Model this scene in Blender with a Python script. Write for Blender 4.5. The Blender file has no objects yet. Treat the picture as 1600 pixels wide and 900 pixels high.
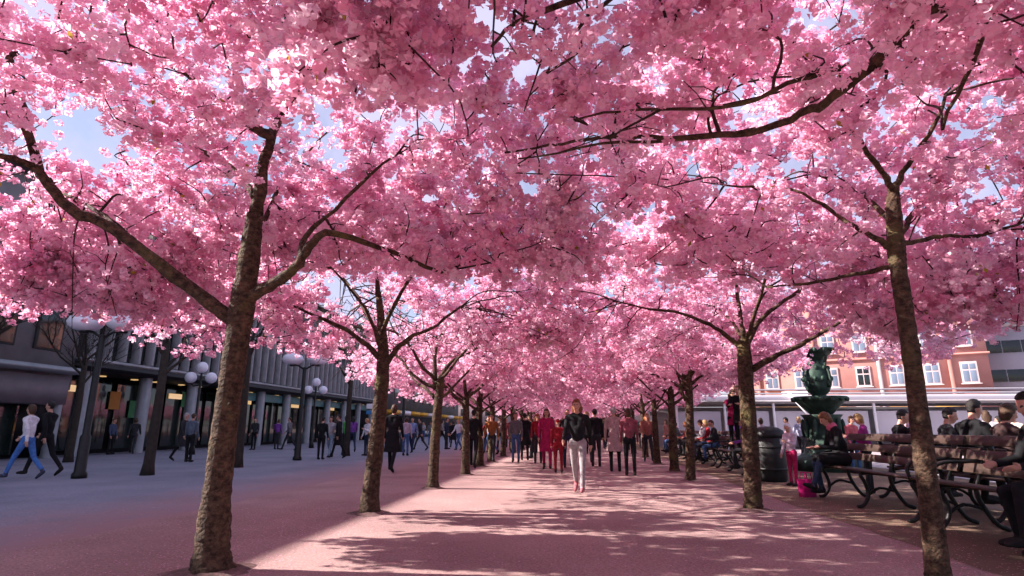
import bpy, bmesh, math, random
import numpy as np
from mathutils import Vector, Matrix
R = math.radians
SC = bpy.context.scene
COL = SC.collection

# ------------------------------------------------------------------ camera
CH, YAW, PITCH, FPX = 1.2, R(6.2), R(13.7), 900.0
cd = bpy.data.cameras.new('camera'); cam = bpy.data.objects.new('camera', cd); COL.objects.link(cam)
cam.location = (0, 0, CH); cam.rotation_euler = (R(90) + PITCH, 0, YAW)
cd.sensor_width = 36; cd.lens = 36 * FPX / 1600; cd.clip_start = 0.05; cd.clip_end = 3000
SC.camera = cam

# ------------------------------------------------------------------ sky, sun, exposure
SUN_EL, SUN_AZ = R(31.7), R(1)          # light comes from the left (-X), a touch from behind the camera
SUN_DIR = Vector((-math.cos(SUN_EL) * math.cos(SUN_AZ), -math.cos(SUN_EL) * math.sin(SUN_AZ), math.sin(SUN_EL)))
w = bpy.data.worlds.new('World'); SC.world = w; w.use_nodes = True
nt = w.node_tree; nt.nodes.clear()
wo = nt.nodes.new('ShaderNodeOutputWorld'); bg = nt.nodes.new('ShaderNodeBackground')
sky = nt.nodes.new('ShaderNodeTexSky'); sky.sky_type = 'NISHITA'; sky.sun_disc = False
sky.sun_elevation = SUN_EL; sky.sun_rotation = math.atan2(SUN_DIR.x, SUN_DIR.y)
sky.air_density = 1.0; sky.dust_density = 0.6; sky.ozone_density = 2.0
tc = nt.nodes.new('ShaderNodeTexCoord')
cn = nt.nodes.new('ShaderNodeTexNoise'); cn.inputs['Scale'].default_value = 2.2; cn.inputs['Detail'].default_value = 7; cn.inputs['Roughness'].default_value = .62
cr = nt.nodes.new('ShaderNodeValToRGB'); cr.color_ramp.elements[0].position = .34; cr.color_ramp.elements[1].position = .6
mx = nt.nodes.new('ShaderNodeMix'); mx.data_type = 'RGBA'
mx.inputs['B'].default_value = (4.5, 4.3, 6.1, 1)
nt.links.new(tc.outputs['Generated'], cn.inputs['Vector']); nt.links.new(cn.outputs['Fac'], cr.inputs['Fac'])
nt.links.new(cr.outputs['Color'], mx.inputs['Factor']); nt.links.new(sky.outputs['Color'], mx.inputs['A'])
nt.links.new(mx.outputs['Result'], bg.inputs['Color']); nt.links.new(bg.outputs['Background'], wo.inputs['Surface'])
bg.inputs['Strength'].default_value = 0.054
sl = bpy.data.lights.new('sun', 'SUN'); so = bpy.data.objects.new('sun', sl); COL.objects.link(so)
sl.energy = 5.0; sl.angle = R(.5); sl.color = (1, .89, .82)
so.rotation_euler = SUN_DIR.to_track_quat('Z', 'Y').to_euler()
vs = SC.view_settings; vs.view_transform = 'Standard'; vs.look = 'None'; vs.gamma = 1; vs.exposure = 1.72; vs.use_curve_mapping = False
SC.render.engine = 'CYCLES'
SC.cycles.use_denoising = True; SC.cycles.max_bounces = 6; SC.cycles.diffuse_bounces = 5; SC.cycles.transmission_bounces = 4; SC.cycles.glossy_bounces = 2
SC.cycles.use_adaptive_sampling = True; SC.cycles.adaptive_threshold = .03
SC.cycles.sample_clamp_indirect = 6

# ------------------------------------------------------------------ helpers
def ray(px, py):
    u = (px - 800) / FPX; v = (450 - py) / FPX
    f = math.cos(PITCH) - math.sin(PITCH) * v; z = math.sin(PITCH) + math.cos(PITCH) * v
    return (u * math.cos(YAW) - f * math.sin(YAW), u * math.sin(YAW) + f * math.cos(YAW), z)
def G(px, py):                      # point on the ground
    d = ray(px, py); t = -CH / d[2]; return Vector((d[0] * t, d[1] * t, 0))
def P(px, py, Y):                   # point at the distance Y along the path
    d = ray(px, py); t = Y / d[1]; return Vector((d[0] * t, Y, CH + d[2] * t))

def link(name, data, parent=None):
    o = bpy.data.objects.new(name, data); COL.objects.link(o)
    if parent is not None: o.parent = parent
    return o
def tag(o, label=None, cat=None, group=None, kind=None):
    if label: o['label'] = label
    if cat: o['category'] = cat
    if group: o['group'] = group
    if kind: o['kind'] = kind
    return o
def thing(name, loc, label, cat, group=None, rz=0):
    o = link(name, None); o.location = loc; o.rotation_euler[2] = rz; o.empty_display_size = .2
    return tag(o, label, cat, group)
def copy_tree(o, parent=None):
    c = o.copy(); COL.objects.link(c); c.parent = parent
    for ch in o.children: copy_tree(ch, c)
    return c
def mesh_np(name, V, F, mat=None, smooth=False, attr=None):
    """V (n,3), F list of (k,m) int arrays or one array"""
    me = bpy.data.meshes.new(name)
    if not isinstance(F, (list, tuple)): F = [F]
    F = [np.asarray(f, np.int32) for f in F if len(f)]
    V = np.asarray(V, np.float32)
    me.vertices.add(len(V)); me.vertices.foreach_set('co', V.ravel())
    lv = np.concatenate([f.ravel() for f in F]); tot = np.concatenate([np.full(len(f), f.shape[1], np.int32) for f in F])
    st = np.concatenate([[0], np.cumsum(tot)[:-1]]).astype(np.int32)
    me.loops.add(len(lv)); me.loops.foreach_set('vertex_index', lv)
    me.polygons.add(len(tot)); me.polygons.foreach_set('loop_start', st); me.polygons.foreach_set('loop_total', tot)
    if smooth: me.polygons.foreach_set('use_smooth', np.ones(len(tot), bool))
    if attr is not None:
        a = me.attributes.new('tint', 'FLOAT', 'POINT'); a.data.foreach_set('value', np.asarray(attr, np.float32))
    me.update(calc_edges=True); me.validate()
    if mat: me.materials.append(mat)
    return me

class MB:
    def __init__(s): s.V = []; s.Q = []; s.T = []; s.n = 0
    def add(s, V, Q=None, T=None):
        V = np.asarray(V, float)
        if Q is not None and len(Q): s.Q.append(np.asarray(Q) + s.n)
        if T is not None and len(T): s.T.append(np.asarray(T) + s.n)
        s.V.append(V); s.n += len(V)
    def box(s, c, size, rz=0):
        x, y, z = np.asarray(size) / 2
        V = np.array([[a * x, b * y, d * z] for a in (-1, 1) for b in (-1, 1) for d in (-1, 1)])
        if rz:
            cs, sn = math.cos(rz), math.sin(rz); V = V @ np.array([[cs, sn, 0], [-sn, cs, 0], [0, 0, 1]])
        s.add(V + np.asarray(c), [[0, 1, 3, 2], [4, 6, 7, 5], [0, 4, 5, 1], [2, 3, 7, 6], [0, 2, 6, 4], [1, 5, 7, 3]])
    def tube(s, pts, rad, k=8, cap=True, jit=0, rng=None):
        pts = [Vector(p) for p in pts]; n = len(pts)
        if not hasattr(rad, '__len__'): rad = [rad] * n
        V = []; ref = None
        for i, p in enumerate(pts):
            t = (pts[min(i + 1, n - 1)] - pts[max(i - 1, 0)])
            t = t.normalized() if t.length > 1e-9 else Vector((0, 0, 1))
            if ref is None:
                ref = t.cross(Vector((0, 1, 0.01)) if abs(t.y) < .9 else Vector((1, 0, 0))).normalized()
            else:
                ref = (ref - t * ref.dot(t)); ref = ref.normalized() if ref.length > 1e-6 else t.orthogonal().normalized()
            b = t.cross(ref)
            for j in range(k):
                a = 2 * math.pi * j / k
                r = rad[i] * (1 + (rng.uniform(-jit, jit) if jit else 0))
                V.append(p + (ref * math.cos(a) + b * math.sin(a)) * r)
        Q = [[i * k + j, i * k + (j + 1) % k, (i + 1) * k + (j + 1) % k, (i + 1) * k + j] for i in range(n - 1) for j in range(k)]
        T = []
        if cap:
            V += [pts[0], pts[-1]]; a, b = n * k, n * k + 1
            T = [[a, (j + 1) % k, j] for j in range(k)] + [[b, (n - 1) * k + j, (n - 1) * k + (j + 1) % k] for j in range(k)]
        s.add([tuple(v) for v in V], Q, T)
    def lathe(s, prof, c=(0, 0, 0), k=20):
        V = []; n = len(prof)
        for r, z in prof:
            for j in range(k):
                a = 2 * math.pi * j / k; V.append((c[0] + r * math.cos(a), c[1] + r * math.sin(a), c[2] + z))
        Q = [[i * k + j, i * k + (j + 1) % k, (i + 1) * k + (j + 1) % k, (i + 1) * k + j] for i in range(n - 1) for j in range(k)]
        V += [(c[0], c[1], c[2] + prof[0][1]), (c[0], c[1], c[2] + prof[-1][1])]
        T = [[n * k, (j + 1) % k, j] for j in range(k)] + [[n * k + 1, (n - 1) * k + j, (n - 1) * k + (j + 1) % k] for j in range(k)]
        s.add(V, Q, T)
    def ell(s, c, r, k=12, m=8, M=None):
        prof = []
        V = []; 
        for i in range(m + 1):
            a = math.pi * i / m
            for j in range(k):
                b = 2 * math.pi * j / k
                V.append((r[0] * math.sin(a) * math.cos(b), r[1] * math.sin(a) * math.sin(b), -r[2] * math.cos(a)))
        V = np.array(V)
        if M is not None: V = V @ np.asarray(M).T
        Q = [[i * k + j, i * k + (j + 1) % k, (i + 1) * k + (j + 1) % k, (i + 1) * k + j] for i in range(m) for j in range(k)]
        s.add(V + np.asarray(c), Q)
    def mesh(s, name, mat=None, smooth=False):
        F = []
        if s.Q: F.append(np.concatenate(s.Q))
        if s.T: F.append(np.concatenate(s.T))
        return mesh_np(name, np.concatenate(s.V), F, mat, smooth)
    def build(s, name, mat, parent=None, smooth=False): return link(name, s.mesh(name, mat, smooth), parent)

# ------------------------------------------------------------------ materials
MATS = {}
def pbr(name, col, rough=.8, var=.15, scale=6.0, bump=0.0, bscale=40.0, metal=0.0, spec=.3, coat=0, stretch=(1, 1, 1)):
    if name in MATS: return MATS[name]
    m = bpy.data.materials.new(name); m.use_nodes = True; n = m.node_tree; b = n.nodes['Principled BSDF']
    b.inputs['Roughness'].default_value = rough; b.inputs['Metallic'].default_value = metal; b.inputs['Specular IOR Level'].default_value = spec
    g = n.nodes.new('ShaderNodeNewGeometry'); mp = n.nodes.new('ShaderNodeMapping'); mp.inputs['Scale'].default_value = stretch
    n.links.new(g.outputs['Position'], mp.inputs['Vector'])
    t = n.nodes.new('ShaderNodeTexNoise'); t.inputs['Scale'].default_value = scale; t.inputs['Detail'].default_value = 5
    n.links.new(mp.outputs['Vector'], t.inputs['Vector'])
    r = n.nodes.new('ShaderNodeValToRGB'); r.color_ramp.elements[0].position = .3; r.color_ramp.elements[1].position = .7
    c = np.array(col[:3])
    r.color_ramp.elements[0].color = (*np.clip(c * (1 - var), 0, 1), 1); r.color_ramp.elements[1].color = (*np.clip(c * (1 + var), 0, 1), 1)
    n.links.new(t.outputs['Fac'], r.inputs['Fac']); n.links.new(r.outputs['Color'], b.inputs['Base Color'])
    if bump:
        t2 = n.nodes.new('ShaderNodeTexNoise'); t2.inputs['Scale'].default_value = bscale; t2.inputs['Detail'].default_value = 6
        n.links.new(mp.outputs['Vector'], t2.inputs['Vector'])
        bp = n.nodes.new('ShaderNodeBump'); bp.inputs['Strength'].default_value = bump; bp.inputs['Distance'].default_value = .02
        n.links.new(t2.outputs['Fac'], bp.inputs['Height']); n.links.new(bp.outputs['Normal'], b.inputs['Normal'])
    MATS[name] = m; return m

def bark_material(name, dark, light, bands):
    m = bpy.data.materials.new(name); m.use_nodes = True; n = m.node_tree; b = n.nodes['Principled BSDF']
    b.inputs['Roughness'].default_value = .85; b.inputs['Specular IOR Level'].default_value = .2
    g = n.nodes.new('ShaderNodeNewGeometry'); mp = n.nodes.new('ShaderNodeMapping'); mp.inputs['Scale'].default_value = (1, 1, bands)
    n.links.new(g.outputs['Position'], mp.inputs['Vector'])
    t = n.nodes.new('ShaderNodeTexNoise'); t.inputs['Scale'].default_value = 16; t.inputs['Detail'].default_value = 8; t.inputs['Roughness'].default_value = .75
    n.links.new(mp.outputs['Vector'], t.inputs['Vector'])
    r = n.nodes.new('ShaderNodeValToRGB'); r.color_ramp.elements[0].position = .40; r.color_ramp.elements[1].position = .72
    r.color_ramp.elements[0].color = (*dark, 1); r.color_ramp.elements[1].color = (*light, 1)
    n.links.new(t.outputs['Fac'], r.inputs['Fac'])
    # moss / lichen patches
    t3 = n.nodes.new('ShaderNodeTexNoise'); t3.inputs['Scale'].default_value = 3.1; t3.inputs['Detail'].default_value = 4
    n.links.new(g.outputs['Position'], t3.inputs['Vector'])
    r3 = n.nodes.new('ShaderNodeValToRGB'); r3.color_ramp.elements[0].position = .56; r3.color_ramp.elements[1].position = .72
    n.links.new(t3.outputs['Fac'], r3.inputs['Fac'])
    mx = n.nodes.new('ShaderNodeMix'); mx.data_type = 'RGBA'; mx.inputs['B'].default_value = (.09, .075, .03, 1)
    n.links.new(r3.outputs['Color'], mx.inputs['Factor']); n.links.new(r.outputs['Color'], mx.inputs['A'])
    n.links.new(mx.outputs['Result'], b.inputs['Base Color'])
    t2 = n.nodes.new('ShaderNodeTexNoise'); t2.inputs['Scale'].default_value = 22; t2.inputs['Detail'].default_value = 8
    n.links.new(mp.outputs['Vector'], t2.inputs['Vector'])
    bp = n.nodes.new('ShaderNodeBump'); bp.inputs['Strength'].default_value = 1; bp.inputs['Distance'].default_value = .045
    n.links.new(t2.outputs['Fac'], bp.inputs['Height']); n.links.new(bp.outputs['Normal'], b.inputs['Normal'])
    return m
BARK = bark_material('cherry_bark', (.020, .012, .008), (.14, .086, .055), 1.3)
TWIG = pbr('twig_bark', (.035, .02, .016), .9, .3, 9)
SOIL = pbr('tree_soil', (.15, .09, .085), .95, .4, 14, .6, 60)
BARE = pbr('linden_bark', (.03, .025, .02), .9, .3, 9, .4)

def petal_material():
    m = bpy.data.materials.new('petals'); m.use_nodes = True; n = m.node_tree; n.nodes.clear()
    out = n.nodes.new('ShaderNodeOutputMaterial'); at = n.nodes.new('ShaderNodeAttribute'); at.attribute_name = 'tint'
    r = n.nodes.new('ShaderNodeValToRGB'); e = r.color_ramp.elements
    e[0].position = 0; e[0].color = (.80, .34, .52, 1); e[1].position = 1; e[1].color = (.93, .72, .83, 1)
    k = e.new(.5); k.color = (.91, .56, .705, 1)
    n.links.new(at.outputs['Fac'], r.inputs['Fac'])
    d = n.nodes.new('ShaderNodeBsdfDiffuse'); t = n.nodes.new('ShaderNodeBsdfTranslucent'); x = n.nodes.new('ShaderNodeMixShader')
    x.inputs[0].default_value = .58
    for s in (d, t): n.links.new(r.outputs['Color'], s.inputs['Color'])
    n.links.new(d.outputs[0], x.inputs[1]); n.links.new(t.outputs[0], x.inputs[2]); n.links.new(x.outputs[0], out.inputs['Surface'])
    return m
PETAL = petal_material()
def leaf_material():
    m = bpy.data.materials.new('young_leaves'); m.use_nodes = True; n = m.node_tree; n.nodes.clear()
    out = n.nodes.new('ShaderNodeOutputMaterial'); at = n.nodes.new('ShaderNodeAttribute'); at.attribute_name = 'tint'
    r = n.nodes.new('ShaderNodeValToRGB'); e = r.color_ramp.elements
    e[0].color = (.25, .14, .03, 1); e[1].color = (.42, .36, .06, 1)
    n.links.new(at.outputs['Fac'], r.inputs['Fac'])
    d = n.nodes.new('ShaderNodeBsdfDiffuse'); t = n.nodes.new('ShaderNodeBsdfTranslucent'); x = n.nodes.new('ShaderNodeMixShader'); x.inputs[0].default_value = .45
    for s in (d, t): n.links.new(r.outputs['Color'], s.inputs['Color'])
    n.links.new(d.outputs[0], x.inputs[1]); n.links.new(t.outputs[0], x.inputs[2]); n.links.new(x.outputs[0], out.inputs['Surface'])
    return m
LEAF = leaf_material()

def ground_material(name, c0, c1, c2, fine, bumpd, spill=None):
    m = bpy.data.materials.new(name); m.use_nodes = True; n = m.node_tree; b = n.nodes['Principled BSDF']
    b.inputs['Roughness'].default_value = .95; b.inputs['Specular IOR Level'].default_value = .15
    g = n.nodes.new('ShaderNodeNewGeometry')
    def noise(s, d, ro=.5):
        t = n.nodes.new('ShaderNodeTexNoise'); t.inputs['Scale'].default_value = s; t.inputs['Detail'].default_value = d; t.inputs['Roughness'].default_value = ro
        n.links.new(g.outputs['Position'], t.inputs['Vector']); return t
    t1 = noise(.55, 6); t2 = noise(fine, 4, .7)
    r = n.nodes.new('ShaderNodeValToRGB'); e = r.color_ramp.elements
    e[0].position = .32; e[0].color = (*c0, 1); e[1].position = .7; e[1].color = (*c2, 1); k = e.new(.5); k.color = (*c1, 1)
    n.links.new(t1.outputs['Fac'], r.inputs['Fac'])
    r2 = n.nodes.new('ShaderNodeValToRGB'); r2.color_ramp.elements[0].position = .3; r2.color_ramp.elements[1].position = .72
    r2.color_ramp.elements[0].color = (.55, .52, .52, 1); r2.color_ramp.elements[1].color = (1.25, 1.22, 1.2, 1)
    n.links.new(t2.outputs['Fac'], r2.inputs['Fac'])
    mx = n.nodes.new('ShaderNodeMix'); mx.data_type = 'RGBA'; mx.blend_type = 'MULTIPLY'; mx.inputs['Factor'].default_value = 1
    n.links.new(r.outputs['Color'], mx.inputs['A']); n.links.new(r2.outputs['Color'], mx.inputs['B'])
    col = mx.outputs['Result']
    if spill:
        sx = n.nodes.new('ShaderNodeSeparateXYZ'); n.links.new(g.outputs['Position'], sx.inputs[0]); tn = noise(1.4, 8, .7)
        mr = n.nodes.new('ShaderNodeMapRange'); mr.inputs['From Min'].default_value = -9.6; mr.inputs['From Max'].default_value = -5.2; n.links.new(sx.outputs['X'], mr.inputs['Value'])
        ad = n.nodes.new('ShaderNodeMath'); ad.operation = 'ADD'; n.links.new(mr.outputs['Result'], ad.inputs[0]); n.links.new(tn.outputs['Fac'], ad.inputs[1])
        rs = n.nodes.new('ShaderNodeMapRange'); rs.inputs['From Min'].default_value = .75; rs.inputs['From Max'].default_value = 1.45; n.links.new(ad.outputs[0], rs.inputs['Value'])
        m2 = n.nodes.new('ShaderNodeMix'); m2.data_type = 'RGBA'; m2.inputs['B'].default_value = (*spill, 1)
        n.links.new(rs.outputs['Result'], m2.inputs['Factor']); n.links.new(col, m2.inputs['A']); col = m2.outputs['Result']
    n.links.new(col, b.inputs['Base Color'])
    t3 = noise(fine * 1.6, 5, .7); bp = n.nodes.new('ShaderNodeBump'); bp.inputs['Strength'].default_value = .6; bp.inputs['Distance'].default_value = bumpd
    n.links.new(t3.outputs['Fac'], bp.inputs['Height']); n.links.new(bp.outputs['Normal'], b.inputs['Normal'])
    return m
GRAVEL = ground_material('gravel', (.28, .19, .185), (.35, .24, .232), (.43, .305, .29), 38, .008)
ASPHALT = ground_material('paving_asphalt', (.19, .20, .25), (.23, .235, .295), (.27, .27, .33), 55, .004, (.30, .19, .195))
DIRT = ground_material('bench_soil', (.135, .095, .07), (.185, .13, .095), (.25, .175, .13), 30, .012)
TERR = ground_material('terrain_mat', (.2, .17, .16), (.22, .19, .18), (.25, .21, .2), 20, .01)

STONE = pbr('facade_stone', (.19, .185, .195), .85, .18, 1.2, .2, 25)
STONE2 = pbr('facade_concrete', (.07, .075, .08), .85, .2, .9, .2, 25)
FINM = pbr('fin_stone', (.27, .275, .29), .8, .15, 2.0, .15, 30)
GLASSD = pbr('dark_glass', (.012, .016, .018), .07, .3, 1.5, 0, 1, 0, .6)
SHOPG = pbr('shop_glass', (.012, .02, .017), .06, .4, .8, 0, 1, 0, .6)
DARKF = pbr('dark_fascia', (.018, .018, .02), .6, .2, 2)
TEAL = pbr('teal_fascia', (.07, .19, .19), .5, .2, 2)
COLM = pbr('pale_column', (.28, .31, .335), .6, .1, 3)
PANEL = pbr('grey_mauve_panel', (.16, .14, .155), .7, .12, 2)
IRON = pbr('black_iron', (.012, .012, .012), .45, .3, 12, .2, 60, .3, .4)
WOOD = pbr('bench_wood', (.042, .024, .018), .55, .35, 5, .3, 30, 0, .4, stretch=(4, .6, 4))
GLOBE = pbr('opal_glass', (.72, .72, .8), .3, .04, 4, 0, 1, 0, .5)
BRONZE = pbr('green_bronze', (.02, .045, .033), .62, .6, 5, .4, 20, .25, .35)
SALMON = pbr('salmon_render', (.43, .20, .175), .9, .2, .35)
SALMON2 = pbr('maroon_and_shade', (.22, .06, .06), .9, .1, .35)  # maroon of roof and band; also the corner's shade put into colour
TRIMW = pbr('pale_trim', (.5, .41, .42), .8, .08, .8)
WINB = pbr('pale_window_glass', (.14, .18, .25), .08, .25, .4, 0, 1, 0, .6)
YEL = pbr('yellow_awning', (.62, .33, .03), .7, .15, 1)
YEL2 = pbr('ochre_panel', (.50, .23, .06), .8, .15, .6)
GREYB = pbr('pale_office_wall', (.40, .38, .43), .8, .08, .5)
WHITE = pbr('white_canvas', (.72, .70, .74), .8, .05, 1)
PAV = pbr('pavilion_grey', (.40, .39, .43), .8, .1, .7)
BIN = pbr('bin_black', (.010, .011, .012), .5, .3, 8, .15, 30)
RED = pbr('red_sign', (.45, .02, .03), .6, .1, 2)
BLUE = pbr('blue_sign', (.05, .22, .45), .5, .1, 2)

_boxes = {}
def block(mat):
    if mat.name not in _boxes:
        b = MB(); b.box((0, 0, 0), (1, 1, 1)); _boxes[mat.name] = b.mesh('block', mat)
    return _boxes[mat.name]
def box(name, c, size, mat, parent=None, rz=0):
    o = link(name, block(mat), parent); o.location = c; o.scale = size; o.rotation_euler[2] = rz
    return o

# ------------------------------------------------------------------ ground
def sheet(name, x0, x1, y0, y1, z, mat, nx=1, ny=1):
    xs = np.linspace(x0, x1, nx + 1); ys = np.linspace(y0, y1, ny + 1)
    V = [(x, y, z) for y in ys for x in xs]
    Q = [[j * (nx + 1) + i, j * (nx + 1) + i + 1, (j + 1) * (nx + 1) + i + 1, (j + 1) * (nx + 1) + i] for j in range(ny) for i in range(nx)]
    o = link(name, mesh_np(name, V, np.array(Q), mat)); tag(o, kind='structure'); return o
sheet('ground', -900, 900, -60, 1600, -.012, TERR)
def edge_sheet(name, xl, xr, y0, y1, z, mat, wl=0, wr=0, seed=0, n=160):
    """a strip along the path whose edges wander a little"""
    rg = np.random.default_rng(seed); ys = y0 + (y1 - y0) * np.linspace(0, 1, n) ** 1.6
    a = np.convolve(rg.normal(0, 1, n + 8), np.ones(5) / 5, 'same')[4:-4] * wl; b = np.convolve(rg.normal(0, 1, n + 8), np.ones(5) / 5, 'same')[4:-4] * wr
    V = np.concatenate([np.stack([xl + a, ys, np.full(n, z)], 1), np.stack([xr + b, ys, np.full(n, z)], 1)])
    Q = np.array([[i, n + i, n + i + 1, i + 1] for i in range(n - 1)])
    o = link(name, mesh_np(name, V, Q, mat)); return tag(o, kind='structure')
edge_sheet('street_paving', -30, -5.4, -20, 170, -.008, ASPHALT)
edge_sheet('gravel_path', -5.7, 9, -20, 170, -.004, GRAVEL, .16, 0, 3)
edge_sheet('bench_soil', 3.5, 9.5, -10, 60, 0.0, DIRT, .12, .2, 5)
edge_sheet('square_paving', 9.4, 120, -10, 170, .004, pbr('square_stone', (.33, .28, .29), .9, .15, .8), 0, 0, 6)

# ------------------------------------------------------------------ blossoms
def fib(n):
    i = np.arange(n) + .5; ph = np.arccos(1 - 2 * i / n); th = math.pi * (1 + 5 ** .5) * i
    return np.stack([np.cos(th) * np.sin(ph), np.sin(th) * np.sin(ph), np.cos(ph)], 1)
def pompom_template(npet, rg, half):
    n = fib(npet) + rg.normal(0, .18, (npet, 3)); n /= np.linalg.norm(n, axis=1)[:, None]
    nn = n + rg.normal(0, .55, (npet, 3)); nn /= np.linalg.norm(nn, axis=1)[:, None]
    rv = rg.normal(0, 1, (npet, 3)); t1 = np.cross(nn, rv); t1 /= np.linalg.norm(t1, axis=1)[:, None]; t2 = np.cross(nn, t1)
    c = n * (rg.uniform(.45, 1.0, (npet, 1)))
    h = half * rg.uniform(.75, 1.25, (npet, 1)); cup = nn * h * .35
    q = np.stack([c - t1 * h + cup, c - t2 * h * .9, c + t1 * h + cup, c + t2 * h * .9], 1)   # (n,4,3)
    return q
def rand_rot(rg, n):
    q = rg.normal(0, 1, (n, 4)); q /= np.linalg.norm(q, axis=1)[:, None]; w_, x, y, z = q.T
    return np.stack([1 - 2 * (y * y + z * z), 2 * (x * y - z * w_), 2 * (x * z + y * w_), 2 * (x * y + z * w_), 1 - 2 * (x * x + z * z), 2 * (y * z - x * w_),
                     2 * (x * z - y * w_), 2 * (y * z + x * w_), 1 - 2 * (x * x + y * y)], 1).reshape(n, 3, 3)
def blossom_mesh(name, C, S, tint, npet, half, seed):
    rg = np.random.default_rng(seed); K = 6
    tm = [pompom_template(npet, rg, half) for _ in range(K)]
    Rm = rand_rot(rg, len(C)); which = rg.integers(0, K, len(C)); Vs = []; At = []
    for k in range(K):
        m = which == k
        if not m.any(): continue
        q = np.einsum('nij,pj->npi', Rm[m], tm[k].reshape(-1, 3)) * S[m][:, None, None] * np.array([1, 1, .85]) + C[m][:, None, :]
        Vs.append(q.reshape(-1, 3))
        a = tint[m][:, None] + rg.normal(0, .13, (m.sum(), npet)); At.append(np.repeat(a.reshape(-1), 4))
    V = np.concatenate(Vs); F = np.arange(len(V)).reshape(-1, 4)
    return mesh_np(name, V, F, PETAL, False, np.clip(np.concatenate(At), 0, 1))
def leaf_mesh(name, C, seed):
    rg = np.random.default_rng(seed); n = len(C); M = rand_rot(rg, n); L = rg.uniform(.035, .07, (n, 1, 1))
    t = np.array([[0, 0, 0], [.5, .28, .1], [1.1, 0, -.05], [.5, -.28, .1]])
    V = (np.einsum('nij,pj->npi', M, t) * L + C[:, None, :]).reshape(-1, 3)
    return mesh_np(name, V, np.arange(len(V)).reshape(-1, 4), LEAF, False, np.repeat(rg.uniform(0, 1, n), 4))

def smooth_line(pts, n):
    """Catmull-Rom through pts"""
    p = [Vector(q) for q in pts]; p = [p[0] * 2 - p[1]] + p + [p[-1] * 2 - p[-2]]; out = []
    for i in range(1, len(p) - 2):
        for k in range(n):
            t = k / n; a, b, c, d = p[i - 1], p[i], p[i + 1], p[i + 2]
            out.append(.5 * ((2 * b) + (c - a) * t + (2 * a - 5 * b + 4 * c - d) * t * t + (3 * b - a - 3 * c + d) * t ** 3))
    out.append(p[-2]); return out

LIT = []      # ground bands (x0, x1, y0, y1, keep) to be sunlit: blossom in the sun's way is cut out of the crowns
SLOTS = []    # (x, y, z0, z1, half width, keep): trunks to be sunlit: blossom shading them is cut away
def sun_ground(C):
    k = C[:, 2] / SUN_DIR.z
    return C[:, 0] - SUN_DIR.x * k, C[:, 1] - SUN_DIR.y * k

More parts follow.
